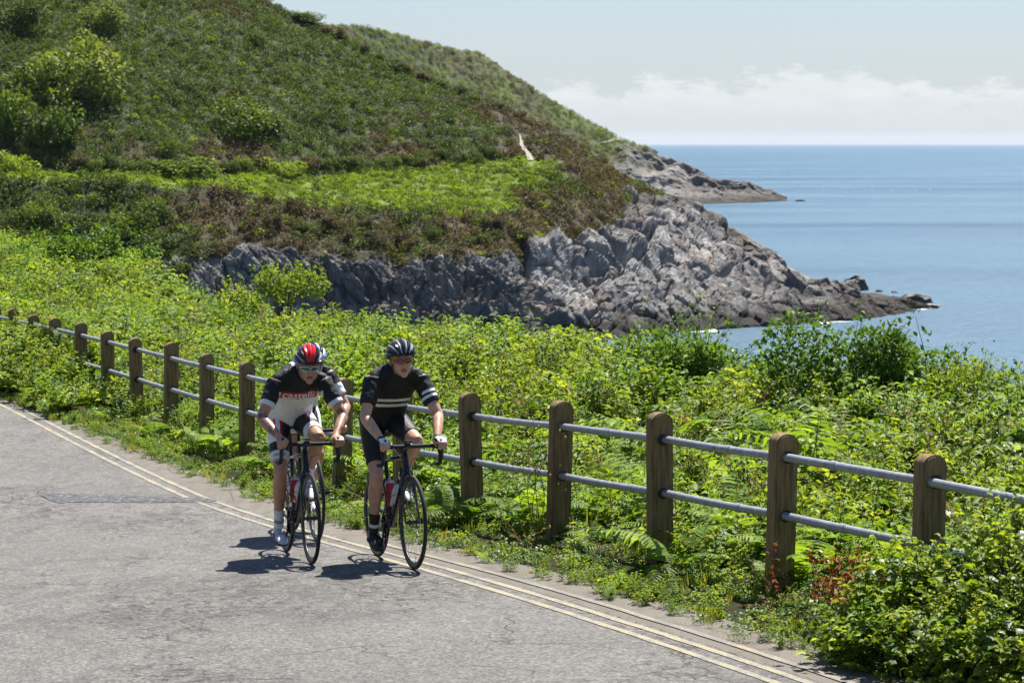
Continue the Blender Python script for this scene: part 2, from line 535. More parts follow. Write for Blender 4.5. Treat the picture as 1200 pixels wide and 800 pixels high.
def yellow_material(name, cover):
    t = NT(name)
    co = t.coord('Object')
    fine = t.noise(co, 60, 6, .75); mid = t.noise(co, 3.2, 5, .7)
    c = t.ramp(mid, [(.3, (.30, .25, .145)), (.7, (.42, .37, .245))])
    worn = t.ramp(t.math('ADD', t.math('MULTIPLY', fine, .6), t.math('MULTIPLY', mid, .5)), [(cover, 0), (cover + .10, 1)])
    c = t.mix(worn, c, (.17, .163, .148))
    return t.done(t.pbsdf(c, .7, 0, t.bump(fine, .5, .008), spec=.3))
M_YEL = yellow_material('yellow_line_paint', .50)
M_YEL_OLD = yellow_material('faded_yellow_paint', .46)
def both(T): return .010 * pnoise(T * 1.7, T * 0 + 5) + .006 * pnoise(T * 7, T * 0)
for n0 in (-1.455, -1.295):
    o = strip('painted_line', n0, n0 + .058, -38, 150, .004, M_YEL, .04, .15, both)
    tag(o, kind='structure')
o = strip('faded_painted_line', -1.10, -1.045, -6, 4.6, .006, M_YEL_OLD, .04, .15, both)
tag(o, kind='structure')

# the rough transverse patch across the road
def patch():
    a = road_hit(52, 583); b = road_hit(252, 586)
    ta, na = TN(a.x, a.y); tb, nb = TN(b.x, b.y)
    t_ = NT('patch_asphalt'); co = t_.coord('Object')
    g = t_.noise(co, 15, 7, .85)
    c = t_.ramp(g, [(.36, (.012, .012, .012)), (.50, (.050, .050, .051)), (.60, (.27, .27, .275))])
    m = t_.done(t_.pbsdf(c, .7, 0, t_.bump(g, 1.0, .03)))
    K = 60; s = np.linspace(0, 1, K)
    half = .46 * (1 - .55 * s) * (1 + .35 * pnoise(s * 14, s * 0 + 4)) + .02
    half[0] = .30; half[-1] = .03
    P = []
    for j, f in enumerate(np.linspace(-1, 1, 6)):
        tt = ta + (tb - ta) * s + f * half + .03 * pnoise(s * 20, s * 0 + j); nn = na + (nb - na) * s
        X, Y = XY(tt, nn)
        P.append(np.stack([X, Y, road_z(tt) + (.004 + .002 * (1 - f * f)) * np.ones(K)], -1))
    o = add('road_patch', grid_mesh('road_patch', np.array(P), m)); tag(o, kind='structure')
patch()

# ---- earth of the bank, and the inland side
def soil_material():
    t = NT('bank_soil'); co = t.coord('Object')
    n = t.noise(co, 7, 6, .7)
    c = t.ramp(n, [(.35, (.018, .016, .009)), (.55, (.040, .040, .015)), (.75, (.06, .075, .02))])
    return t.done(t.pbsdf(c, .95, 0, t.bump(n, 1, .05), spec=.1))
M_SOIL = soil_material()
ts = np.concatenate([np.arange(-38, 60, .4), np.arange(60, 151, 2.0)])
ns = np.concatenate([np.array([-.78, -.7, -.6, -.5, -.4, -.3, -.2, -.1]), np.arange(0, 7.0, .3), np.arange(7, 34, 1.5)])
T, N = np.meshgrid(ts, ns, indexing='ij')
X, Y = XY(T, N)
Z = bank_ground(T, N) + .05 * fbm(X * .9, Y * .9, oct=3) * np.clip(N, 0, 1) - .012 * (N < -.65)
bank = add('bank', grid_mesh('bank', np.stack([X, Y, np.maximum(Z, -3)], -1), M_SOIL)); tag(bank, kind='structure')
def grass_far_material():
    t = NT('rough_grass'); co = t.coord('Object'); n = t.noise(co, 3, 6, .7)
    c = t.ramp(n, [(.3, (.04, .055, .015)), (.7, (.10, .14, .035))])
    return t.done(t.pbsdf(c, .9, 0, t.bump(n, 1, .1), spec=.1))
M_GRASSFAR = grass_far_material()
ns = np.array([-60, -45, -32, -22, -15, -11, -9, -8, -7.5, -7.2])
T, N = np.meshgrid(np.arange(-38, 151, 2.0), ns, indexing='ij'); X, Y = XY(T, N)
d = np.clip(-7.2 - N, 0, None)
Z = road_z(T) + .04 + np.minimum(d * .5, .25) + np.clip(d - 1, 0, None) * .22 + .3 * fbm(X * .2, Y * .2) * np.clip(d - 1, 0, 1)
inl = add('inland_slope', grid_mesh('inland_slope', np.stack([X, Y, Z], -1), M_GRASSFAR)); tag(inl, kind='structure')

# ---- sea
def sea_material():
    t = NT('sea_water')
    tc = t.n('ShaderNodeNewGeometry')
    def mp(sc, rot=0):
        m_ = t.n('ShaderNodeMapping'); m_.inputs['Scale'].default_value = sc; m_.inputs['Rotation'].default_value = (0, 0, rot)
        t.l(tc.outputs['Position'], m_.inputs[0]); return m_.outputs[0]
    w1 = t.noise(mp((.16, .30, .2), .4), 1, 6, .62, .3)
    w2 = t.noise(mp((1.1, 1.6, 1), -.3), 1, 5, .65)
    gust = t.noise(mp((.0035, .011, 1), .25), 1, 4, .55)
    h = t.math('ADD', t.math('MULTIPLY', w1, 1.0), t.math('MULTIPLY', w2, .32))
    b = t.n('ShaderNodeBump'); b.inputs['Distance'].default_value = 1.5
    t.l(t.ramp(gust, [(.3, .5), (.7, 1.0)]), b.inputs['Strength']); t.l(h, b.inputs['Height'])
    c = t.ramp(gust, [(.32, (.008, .058, .108)), (.68, (.040, .130, .185))])
    return t.done(t.pbsdf(c, .36, 0, b.outputs[0], IOR=1.33))
M_SEA = sea_material()
sea = add('sea', mesh_from('sea', [(-31000, -2000, 0), (31000, -2000, 0), (31000, 30500, 0), (-31000, 30500, 0)], [(0, 1, 2, 3)], M_SEA))
tag(sea, kind='structure')

# ------------------------------------------------------------------ the headland across the bay
def smooth_cols(a, k):
    ker = np.exp(-0.5 * (np.arange(-3 * k, 3 * k + 1) / k) ** 2); ker /= ker.sum()
    return np.convolve(np.pad(a, 3 * k, mode='edge'), ker, mode='valid')
def water_d(py): return CAMZ * 3200.0 / (py - 167.5)

def survey_surface(cols, rows, px_range, ncol, row_res, sm=6):
    """cols: list of surveyed px; rows: list of (py list, depth list). Returns world points grid and row parameter."""
    pxs = np.linspace(px_range[0], px_range[1], ncol)
    PY = []; DD = []
    for pyl, dl in rows:
        PY.append(smooth_cols(np.interp(pxs, cols, pyl), sm)); DD.append(smooth_cols(np.interp(pxs, cols, dl), sm))
    PY = np.array(PY); DD = np.array(DD)
    # world heights on each row, then interpolate rows in world space
    v = (400 - PY) / 3200; cp, sp = math.cos(PITCH), math.sin(PITCH)
    Zr = CAMZ + (-sp + v * cp) / (cp + v * sp) * DD
    rp = np.concatenate([[0]] + [i + np.arange(1, k + 1) / k for i, k in enumerate(row_res)])
    i0 = np.minimum(np.floor(rp).astype(int), len(rows) - 2); f = (rp - i0)[:, None]
    D = DD[i0] * (1 - f) + DD[i0 + 1] * f
    Z = Zr[i0] * (1 - f) + Zr[i0 + 1] * f
    U = ((pxs - 600) / 3200)[None, :]
    X = U * D / cp
    return pxs, rp, X, D, Z

HC = [-200, -80, 0, 150, 250, 350, 480, 560, 620, 680, 740, 800, 860, 900, 940, 1000, 1050, 1092]
W_ = [440, 430, 425, 418, 415, 412, 410, 407, 404, 400, 396, 390, 384, 382, 379.5, 375, 369, 359.5]
H_rock = [345, 340, 335, 324, 297, 293, 298, 297, 292, 281, 263, 253, 282, 305, 335, 344, 354, 358.7]
H_low = [214, 213, 213, 216, 224, 242, 257, 258, 244, 228, 236, 248, 274, 299, 331, 340.5, 352.3, 358.3]
H_top = [203, 203, 202, 203, 206, 204, 198, 193, 186, 190, 226, 245, 271, 297, 329.3, 339.2, 351.8, 358.0]
H_mid = [60, 60, 60, 80, 100, 115, 136, 150, 160, 180, 222, 243, 269, 295.5, 328.6, 338.6, 351.4, 357.9]
H_sky = [-260, -160, -125, -70, -28, 17, 82, 115, 138, 172, 219, 241, 267, 294, 328, 338, 351, 357.8]
Dw = [water_d(p) for p in W_]
D_rock = [259, 262, 264, 268, 268, 271, 273, 276, 282, 295, 310, 324, 328, 326, 322, 322, 327, 336.2]
D_low = [276, 276, 277, 279, 280, 281, 284, 287, 296, 305, 318, 330, 331, 328, 323.5, 323, 327.5, 336.5]
D_top = [281, 281, 281, 284, 290, 300, 308, 312, 316, 316, 326, 333, 333, 329, 324.3, 323.8, 328, 336.8]
def hill_depth(d4, p4, p):
    z4 = CAMZ - (p4 - 167.5) / 3200 * d4; e = (167.5 - p) / 3200
    return (CAMZ - z4 + .50 * d4) / (.50 - e)
D_mid = [hill_depth(d, a, b) if x < 650 else d + 3 for x, d, a, b in zip(HC, D_top, H_top, H_mid)]
D_sky = [hill_depth(d, a, b) + 6 if x < 650 else dd + 6 for x, d, a, b, dd in zip(HC, D_top, H_top, H_sky, D_mid)]
rows = [(W_, Dw), (H_rock, D_rock), (H_low, D_low), (H_top, D_top), (H_mid, D_mid), (H_sky, D_sky)]
NCOL = 820
hp, hr, HX, HD, HZ = survey_surface(HC, rows, (-190, 1092), NCOL, [110, 46, 36, 46, 40], 10)
# below the water in front, and the far side falling away behind the skyline
base = np.linspace(-4, -.35, 5)[:, None]
pre = (np.repeat(HX[:1], 5, 0), HD[:1] + base * .8, HZ[:1] + base)
bd = np.array([4, 10, 22, 45, 80, 130])[:, None]
drop = np.array([.3, 1.6, 5, 14, 26, 45])[:, None] * (np.clip((HZ[-1:] - 2) / 25, .05, 1))
post = (np.repeat(HX[-1:], 6, 0), HD[-1:] + bd * np.clip(HZ[-1:] / 20, .12, 1), np.maximum(HZ[-1:] - drop, -4))
HX = np.concatenate([pre[0], HX, post[0]]); HD = np.concatenate([pre[1], HD, post[1]]); HZ = np.concatenate([pre[2], HZ, post[2]])
HR = np.concatenate([np.zeros(5), hr, np.full(6, 5.0)])[:, None] + 0 * HX
HPX = hp[None, :] + 0 * HX
# zones
nzone = fbm(HX * .09, HD * .09, HZ * .09, oct=4)
rock_edge = 1 + .38 * nzone - .25 * fbm(HX * .35, HD * .35, HZ * .35, oct=3)
w_rock = np.clip((rock_edge - HR) * 9 + .5, 0, 1)
w_rock = np.maximum(w_rock, np.clip((HPX - 705 - 60 * nzone - (HR < 2.3) * 5 + (HR - 1.5) * -22) / 26, 0, 1))
w_rock *= np.clip((HPX - 95 + 200 * nzone - 120 * np.clip(HR - .4, 0, 1)) / 60, 0, 1)
w_mead = np.clip((HR - 2.0 - .14 * nzone) * 14, 0, 1) * np.clip((3.0 - HR) * 14 + .5, 0, 1) * np.clip((640 + 60 * nzone - HPX) / 40, 0, 1)
w_mead = w_mead * (1 - w_rock)
w_brown = np.clip(.20 + .14 * (HR < 3.4) + 1.6 * fbm(HX * .06, HD * .06, HZ * .06, oct=3) + .26 * np.clip((HPX - 560) / 100, 0, 1) + .5 * np.clip(1 - np.abs(HR - 3.25) / .35, 0, 1) + .35 * (HR < 2) - .35 * (HPX < 230), 0, 1)
# relief
cs, sn = math.cos(R(42)), math.sin(R(42))
sa = HX * cs + HZ * sn * 1.15; sb = -HX * sn + HZ * cs * 1.15
flip = np.clip((HPX - 560) / 120, 0, 1)
sa2 = HX * cs - HZ * sn; sb2 = HX * sn + HZ * cs
def saw(v, p=1.4):
    f_ = v - np.floor(v); return f_ ** p - np.clip((f_ - .88) / .12, 0, 1)
wav = fbm(HX * .05, HZ * .05, HD * .05, oct=3)
a33 = R(34); cb = HX * math.sin(a33) + HZ * math.cos(a33); ca = HX * math.cos(a33) - HZ * math.sin(a33)
left_s = saw(sa * .55 + 1.4 * wav) + .55 * saw(sa * 1.3 + 2.2 * wav + 3) + .5 * fbm(sa * .9, sb * .25, HD * .12, oct=3, ridged=True)
right_s = 1.3 * saw(cb * .22 + 1.8 * wav) + .75 * saw(cb * .55 + 2.4 * wav + 5) + .35 * saw(cb * 1.2 + 3 * wav) + .7 * fbm(ca * .16, cb * .30, HD * .10, oct=4, ridged=True)
strat = (1 - flip) * left_s + flip * right_s
big = fbm(HX * .075, HZ * .10, HD * .05, oct=3, ridged=True)
blk = fbm(HX * .30, HZ * .30 + 9, HD * .22, oct=4, ridged=True)
fine = fbm(HX * 1.3, HZ * 1.3, HD * 1.3, oct=3)
amp = np.clip((HZ + .6) / 3.0, np.clip(.25 + (HPX - 840) / 300, .25, .6), 1)
def blocks(u, v, seed, tilt=.9, bias=(0, 0)):
    """angular blocks: every jittered cell is a plane of its own; returns height and a tone per block"""
    iu, iv = np.floor(u).astype(np.int64), np.floor(v).astype(np.int64); best = np.full(u.shape, 1e9); second = np.full(u.shape, 1e9); H = np.zeros(u.shape); tone = np.zeros(u.shape)
    rs = np.random.default_rng(seed); tab = rs.random((4096, 6))
    for du in (-1, 0, 1):
        for dv in (-1, 0, 1):
            k = tab[((iu + du) * 73856093 ^ (iv + dv) * 19349663) & 4095]
            x = u - (iu + du + k[..., 0]); y = v - (iv + dv + k[..., 1]); d = x * x + y * y; m = d < best
            second = np.where(m, best, np.minimum(second, d)); best = np.where(m, d, best)
            H = np.where(m, (k[..., 2] - .5) + ((k[..., 3] - .5) * 2 * tilt + bias[0]) * x + ((k[..., 4] - .5) * 2 * tilt + bias[1]) * y, H); tone = np.where(m, k[..., 5], tone)
    return H - .55 * np.clip(1 - (np.sqrt(second) - np.sqrt(best)) / .13, 0, 1), tone
wob1 = 1.1 * fbm(HX * .16, HZ * .16, HD * .16, oct=3); wob2 = 1.1 * fbm(HX * .16 + 40, HZ * .16, HD * .16, oct=3)
b1, tn1 = blocks((ca + wob1) / 7.5, (cb + HD * .12 + wob2) / 2.7, 1, .8, (0, .55)); b2, tn2 = blocks((ca + wob1) / 2.6, (cb + HD * .12 + wob2) / 1.05, 2, .9, (0, .5)); b3, _t = blocks((ca + wob2) / .9, (cb + HD * .12) / .5, 3, .8)
b4, tn4 = blocks((sa + wob1) / 2.1, (sb + wob2) / 6.0, 4, .8, (.6, 0)); b5, tn5 = blocks((sa + wob1) / .85, (sb + wob2) / 2.2, 5, .9, (.5, 0)); b6, _t = blocks(sa / .5, sb / .7, 6, .8)
tone = np.where(flip > .5, .28 + .72 * (.6 * tn1 + .4 * tn2), .55 * (.5 * tn4 + .5 * tn5))  # left cliff blocks toned down: its shadow is painted into the tone
crag = fbm(HX * .8, HZ * .9 + 4, HD * .55, oct=4, ridged=True)
disp = (1 - flip) * (1.5 * (big - .25) + 1.25 * b4 + .75 * b5 + .30 * b6 + .45 * (left_s - .35) + .15 * crag)
disp = disp + flip * (1.2 * (big - .25) + 1.7 * b1 + .85 * b2 + .22 * b3 + .35 * (right_s - .75) + .12 * crag)
disp = disp * amp * w_rock * (1 - .6 * np.clip((HR - .6) / .4, 0, 1) * (1 - flip)) * (1 - .72 * np.clip((HR - 2.6) / 2.2, 0, 1) * np.clip((HPX - 640) / 60, 0, 1))
# push the relief out along the smooth surface's own normal
Pb = np.stack([HX, HD, HZ], -1)
for _ in range(3): Pb[1:-1] = .25 * Pb[:-2] + .5 * Pb[1:-1] + .25 * Pb[2:]
Nn = np.cross(np.gradient(Pb, axis=1), np.gradient(Pb, axis=0)); Nn /= np.maximum(np.linalg.norm(Nn, axis=-1), 1e-9)[..., None]
Nn *= np.where(Nn[..., 2:3] < 0, -1, 1)
HX = HX + disp * Nn[..., 0] * .6; HD2 = HD + disp * Nn[..., 1]; HZ2 = HZ + disp * Nn[..., 2]
lumps = fbm(HX * .12, HD * .12, HZ * .12, oct=4)
gully = np.exp(-((HPX - 462 - 10 * (HR - 1) + 6 * nzone) / 12) ** 2) * np.clip(1 - np.abs(HR - 1.1) / .95, 0, 1) + .7 * np.exp(-((HPX - 600 - 25 * (1.4 - HR)) / 10) ** 2) * np.clip(1 - np.abs(HR - 1.0) / .7, 0, 1)
HD2 = HD2 + gully * 5.5; HZ2 = HZ2 - gully * 1.0
skyfade = 1 - .6 * np.clip((HR - 4.4) / .6, 0, 1)
HZ2 = HZ2 + (1 - w_rock) * lumps * 1.15 * skyfade * np.clip((HR - .3), 0, 1)
HZ2 = np.where(HZ < -.2, HZ, HZ2)

def land_material(name, dry=0.0):
    t = NT(name)
    geo = t.n('ShaderNodeNewGeometry'); pos = geo.outputs['Position']
    def mp(sc, rot=(0, 0, 0)):
        m_ = t.n('ShaderNodeMapping'); m_.inputs['Scale'].default_value = sc; m_.inputs['Rotation'].default_value = rot
        t.l(pos, m_.inputs[0]); return m_.outputs[0]
    z_ = t.n('ShaderNodeSeparateColor'); t.l(t.attr('zone', 'Color'), z_.inputs[0])
    rock, mead, brown = z_.outputs[0], z_.outputs[1], z_.outputs[2]
    n1 = t.noise(mp((.5, .5, .5)), 1, 7, .68); n2 = t.noise(mp((2.2, 2.2, 2.2)), 1, 5, .7); n0 = t.noise(mp((.07, .07, .09)), 1, 4, .55)
    st = t.noise(mp((1.9, .4, .25), (0, R(42), 0)), 1, 6, .7, .4)
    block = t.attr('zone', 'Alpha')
    # rock: purplish grey slabs, pale lichen tops, rusty joints, black tide band
    rc = t.ramp(t.math('ADD', t.math('MULTIPLY', n1, .5), t.math('MULTIPLY', st, .5)), [(.30, (.034, .031, .029)), (.44, (.120, .112, .107)), (.56, (.235, .224, .214)), (.72, (.38, .37, .35))])
    rc = t.mix(t.ramp(n0, [(.5, 0), (.68, .75)]), rc, t.ramp(n1, [(.35, (.20, .19, .178)), (.65, (.44, .43, .40))]))
    rc = t.mix(t.ramp(t.noise(mp((.16, .16, .22)), 1, 5, .65), [(.56, 0), (.70, .6)]), rc, (.20, .13, .075))
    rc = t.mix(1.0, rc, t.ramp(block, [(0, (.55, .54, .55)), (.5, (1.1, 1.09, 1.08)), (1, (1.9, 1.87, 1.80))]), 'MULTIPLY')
    sz = t.n('ShaderNodeSeparateXYZ'); t.l(pos, sz.inputs[0])
    tide = t.math('ADD', sz.outputs[2], t.math('MULTIPLY', t.math('SUBTRACT', n1, .5), 3.0))
    rc = t.mix(t.ramp(t.math('MULTIPLY', tide, .25), [(.30, .92), (.72, 0)]), rc, (.013, .012, .010))
    rc = t.mix(t.math('MULTIPLY', brown, .8), rc, t.ramp(n1, [(.35, (.018, .015, .012)), (.7, (.095, .080, .062))]))  # on rock, brown also carries the painted shadow of the upper rocks
    # moss and thin turf on the rock
    moss = t.math('MULTIPLY', t.ramp(t.noise(mp((.25, .25, .25)), 1, 5, .6), [(.60, 0), (.67, 1)]), .35)
    rc = t.mix(moss, rc, (.085, .095, .025))
    gr = t.ramp(n2, [(.3, (.018, .028, .009)), (.5, (.042, .066, .015)), (.7, (.075, .105, .025))])
    br = t.ramp(n2, [(.3, (.045, .034, .020)), (.6, (.105, .078, .048)), (.75, (.15, .115, .07))])
    md = t.ramp(n2, [(.3, (.09, .15, .016)), (.7, (.19, .28, .034))])
    c = t.mix(t.math('MULTIPLY', brown, .9), gr, br)
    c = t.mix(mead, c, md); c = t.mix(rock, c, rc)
    h = t.math('ADD', t.math('MULTIPLY', n1, .9), t.math('MULTIPLY', n2, .35))
    h = t.math('ADD', h, t.math('MULTIPLY', st, .8))
    return t.done(t.pbsdf(c, .85, 0, t.bump(h, .9, .55), spec=.25))
M_LAND = land_material('headland_surface')
HP = np.stack([HX, HD2, HZ2], -1)
w_brown = np.where(w_rock > .5, np.maximum(np.clip((HPX - 900) / 110, 0, 1) * .8, .75 * np.clip((HR - 1.1 + .5 * nzone) / .5, 0, 1) * np.clip((930 - HPX) / 60, 0, 1)), w_brown)  # dark brown low point; upper rocks darkened too, as painted shadow
me = grid_mesh('headland', HP, M_LAND)
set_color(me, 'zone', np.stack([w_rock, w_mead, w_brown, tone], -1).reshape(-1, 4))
me.polygons.foreach_set('use_smooth', (w_rock[:-1, :-1] < .5).reshape(-1))
headland = add('headland', me); tag(headland, kind='structure')

# ------------------------------------------------------------------ the further headland
FC = [300, 380, 430, 470, 500, 530, 560, 600, 640, 700, 722, 760, 800, 840, 880, 905, 921]
F_w = [260, 256, 252, 250, 248, 247, 246, 245, 244, 242, 241.5, 240.5, 239.4, 238.4, 237.2, 236, 235]
F_sky = [34, 32, 33, 43, 51, 60, 63, 90, 116, 150, 162, 178, 195, 212, 217, 224, 234]
Dfw = [water_d(p) for p in F_w]
rise = [130, 128, 125, 122, 120, 118, 115, 105, 95, 70, 62, 48, 38, 25, 18, 10, 4]
D_fs = [a + b for a, b in zip(Dfw, rise)]
F_m = [w * .62 + s * .38 for w, s in zip(F_w, F_sky)]; D_fm = [a + b * .5 for a, b in zip(Dfw, rise)]
F_m2 = [w * .2 + s * .8 for w, s in zip(F_w, F_sky)]; D_fm2 = [a + b * .86 for a, b in zip(Dfw, rise)]
fp, fr, FX, FD, FZ = survey_surface(FC, [(F_w, Dfw), (F_m, D_fm), (F_m2, D_fm2), (F_sky, D_fs)], (300, 921), 420, [50, 50, 30], 4)
fpre = (np.repeat(FX[:1], 3, 0), FD[:1] - np.array([4, 2.5, 1])[:, None], FZ[:1] - np.array([4, 2, .6])[:, None])
bd = np.array([10, 30, 80, 200])[:, None]
fpo = (np.repeat(FX[-1:], 4, 0), FD[-1:] + bd * np.clip(FZ[-1:] / 40, .06, 1), np.maximum(FZ[-1:] - np.array([.5, 4, 16, 60])[:, None] * np.clip(FZ[-1:] / 40, .1, 1), -4))
FX = np.concatenate([fpre[0], FX, fpo[0]]); FD = np.concatenate([fpre[1], FD, fpo[1]]); FZ = np.concatenate([fpre[2], FZ, fpo[2]])
FR = np.concatenate([np.zeros(3), fr, np.full(4, 3.)])[:, None] + 0 * FX; FPX = fp[None, :] + 0 * FX
fn = fbm(FX * .03, FD * .03, FZ * .03, oct=4)
f_rock = np.clip((FPX - 745 + 75 * (1 - FR / 3) - 70 * fn) / 30, 0, 1)
f_mead = np.clip(fbm(FX * .02, FD * .02, FZ * .02 + 3, oct=3) * 4 - .6, 0, 1) * .30 * (1 - f_rock)
f_brown = np.where(f_rock > .5, .30 + .4 * np.clip((FPX - 780) / 60, 0, 1), np.clip(.45 + 1.3 * fn, 0, 1))
fd = (1.5 + 3.2 * f_rock) * (fbm(FX * .09, FZ * .12, FD * .05, oct=5, ridged=True) - .15) + .8 * f_rock * fbm(FX * .5, FZ * .5, FD * .3, oct=4)
fa = np.clip((FZ + .8) / 4, .12, 1)
FZ2 = np.where(FZ < -.3, FZ, FZ + fd * fa * .45)
me = grid_mesh('far_headland', np.stack([FX, FD - fd * fa * .9, FZ2], -1), M_LAND)
set_color(me, 'zone', np.stack([f_rock, f_mead, f_brown, .5 + 0 * f_rock], -1).reshape(-1, 4))
far_headland = add('far_headland', me); tag(far_headland, kind='structure')

# ------------------------------------------------------------------ post and rail fence
def post_material():
    t = NT('weathered_post'); co = t.coord('Object')
    grain = t.noise(t.coord('Object', (26, 26, 2.2)), 1.6, 6, .7)
    mid = t.noise(co, 9, 6, .7); big = t.noise(co, 2.6, 3)
    rnd = t.n('ShaderNodeObjectInfo').outputs['Random']
    c = t.ramp(grain, [(.3, (.095, .058, .027)), (.5, (.220, .145, .070)), (.72, (.33, .232, .122))])
    c = t.mix(t.ramp(mid, [(.5, 0), (.68, .6)]), c, (.19, .165, .075))
    c = t.mix(t.ramp(t.noise(co, 26, 5, .75), [(.62, 0), (.70, .5)]), c, (.26, .25, .19))
    c = t.mix(t.ramp(t.noise(t.coord('Object', (14, 14, .9)), 1.3, 4), [(.55, 0), (.72, .6)]), c, (.065, .048, .030))
    c = t.mix(.5, c, t.ramp(rnd, [(0, (.8, .8, .8)), (1, (1.2, 1.18, 1.12))]), 'MULTIPLY')
    h = t.math('ADD', grain, mid)
    return t.done(t.pbsdf(c, .85, 0, t.bump(h, .55, .012), spec=.25))
M_POST = post_material()
def rail_material():
    t = NT('galvanised_rail'); co = t.coord('Object')
    n = t.noise(co, 18, 5, .7)
    c = t.ramp(n, [(.3, (.20, .215, .235)), (.55, (.30, .315, .335)), (.75, (.40, .41, .42))])
    rust = t.ramp(t.noise(co, 5, 6, .75), [(.60, 0), (.70, .7)])
    c = t.mix(rust, c, (.16, .105, .065))
    return t.done(t.pbsdf(c, .52, .25, t.bump(n, .25, .004)))
M_RAIL = rail_material()
M_HOLE = simple('rail_socket', (.03, .026, .022), .9)

fence_yaw = heading(0)          # local x = across, local y = along
SP = 1.8
POST_I = list(range(-2, 19))
fx, fy = XY(0, 0)
fence = empty('fence', (fx, fy, float(road_z(0))), (0, 0, fence_yaw))
tag(fence, 'weathered brown post and grey double pipe rail fence along the road edge', 'fence')
def post_mesh(w=.152, d=.125, h=1.10, below=.35):
    bm = bmesh.new()
    r = w / 2; prof = [(-r, -below), (r, -below)]
    zc = h - r * .86
    for k in range(13):
        a = math.pi * k / 12; prof.append((r * math.cos(a), zc + r * .86 * math.sin(a)))
    # finer sides so the edge wear can bend them
    vs = [bm.verts.new((x, -d / 2, z)) for x, z in prof]
    f = bm.faces.new(vs)
    ex = bmesh.ops.extrude_face_region(bm, geom=[f])
    bmesh.ops.translate(bm, verts=[g for g in ex['geom'] if isinstance(g, bmesh.types.BMVert)], vec=(0, d, 0))
    bmesh.ops.recalc_face_normals(bm, faces=bm.faces)
    es = [e for e in bm.edges if len(e.link_faces) == 2 and e.calc_face_angle(0) > R(50)]
    bmesh.ops.bevel(bm, geom=es, offset=.010, segments=2, affect='EDGES')
    me = bpy.data.meshes.new('post'); bm.to_mesh(me); bm.free()
    me.materials.append(M_POST)
    me.polygons.foreach_set('use_smooth', np.ones(len(me.polygons), bool)); me.set_sharp_from_angle(angle=R(35))
    return me
PM = post_mesh()
def to_local(t):
    x, y = XY(t, 0); c, s_ = math.cos(-fence_yaw), math.sin(-fence_yaw); x -= fx; y -= fy
    return x * c - y * s_, x * s_ + y * c

prs = random.Random(3)
post_pos = {}
z00 = float(road_z(0))
tilt = {}
for i in POST_I:
    t_ = i * SP + prs.uniform(-.03, .03)
    if i == 2: t_ += .0
    if i == 5: t_ += .05
    dh = prs.uniform(-.03, .03)
    zg = float(road_z(t_)) - z00
    post_pos[i] = (t_, zg, dh)
    lean = (prs.uniform(-2.0, 2.0), prs.uniform(-1.6, 1.6))
    lx, ly = to_local(t_)
    p = add('post', PM, fence, (lx, ly, zg + dh), (R(lean[0]), R(lean[1]), heading(t_) - fence_yaw + R(prs.uniform(-3, 3))))
    p.scale = (prs.uniform(.95, 1.06), prs.uniform(.94, 1.06), 1)
    for hz in (.93, .555):
        mb = MB(); mb.lathe((0, -.068, 0), (0, 1, 0), [(0, .040), (.136, .040)], 16)
        mb.build('rail_socket', M_HOLE, p, True, (0, 0, hz - dh))
for a, b in zip(POST_I[:-1], POST_I[1:]):
    for hz in (.93, .555):
        (ta, za, _), (tb, zb, _) = post_pos[a], post_pos[b]
        (xa, ya), (xb, yb) = to_local(ta), to_local(tb)
        mb = MB()
        j1, j2 = prs.uniform(-.006, .006), prs.uniform(-.006, .006)
        sag = prs.uniform(0, .008)
        pts = []
        for k in range(7):
            s = k / 6; pts.append((xa + j1 + (xb + j2 - xa - j1) * s, ya + (yb - ya) * s, za + (zb - za) * s + hz - sag * 4 * s * (1 - s)))
        mb.tube(pts, .0262, 14)
        rl = mb.build('rail', M_RAIL, fence)
        if prs.random() < .55:          # coupling sleeve
            s = prs.uniform(.25, .8); c = Vector((xa + j1 + (xb + j2 - xa - j1) * s, ya + (yb - ya) * s, za + (zb - za) * s + hz - sag * 4 * s * (1 - s)))
            dv = (Vector((xb - xa, yb - ya, zb - za))).normalized()
            m2 = MB(); m2.lathe(c - dv * .035, dv, [(0, .027), (.003, .0305), (.067, .0305), (.07, .027)], 14)
            m2.build('coupling', M_RAIL, rl)

# ------------------------------------------------------------------ foliage
def leaf_material(name, dark, mid, light, trans=.42, rough=.52, spec=.22, hue_var=.5):
    """colour runs over the leaves (attribute tint) and over the plants (random per object or instance)"""
    t = NT(name)
    tint = t.attr('tint', 'Fac'); rnd = t.n('ShaderNodeObjectInfo').outputs['Random']
    f = t.math('ADD', t.math('MULTIPLY', tint, 1 - hue_var), t.math('MULTIPLY', rnd, hue_var))
    c = t.ramp(f, [(.12, dark), (.5, mid), (.88, light)])
    b = t.pbsdf(c, rough, 0, spec=spec)
    tr = t.n('ShaderNodeBsdfTranslucent')
    c2 = t.mix(1.0, c, (1.55, 1.45, .55), 'MULTIPLY')
    t.l(c2, tr.inputs[0])
    mx = t.n('ShaderNodeMixShader'); mx.inputs[0].default_value = trans
    t.l(b, mx.inputs[1]); t.l(tr.outputs[0], mx.inputs[2])
    return t.done(mx.outputs[0])
M_BRAMBLE = leaf_material('bramble_leaf', (.055, .105, .014), (.182, .270, .026), (.365, .445, .060))
M_TWIG = leaf_material('hedge_leaf', (.060, .110, .016), (.200, .280, .030), (.380, .445, .070), .42)
M_NETTLE = leaf_material('nettle_leaf', (.047, .110, .016), (.142, .245, .025), (.275, .385, .045))
M_FERN = leaf_material('bracken_leaf', (.085, .160, .020), (.170, .280, .034), (.280, .395, .058), .5, .5)
M_IVY = leaf_material('ivy_leaf', (0.036, 0.085, 0.018), (0.078, 0.156, 0.029), (0.143, 0.227, 0.046), .3, .42, .3)
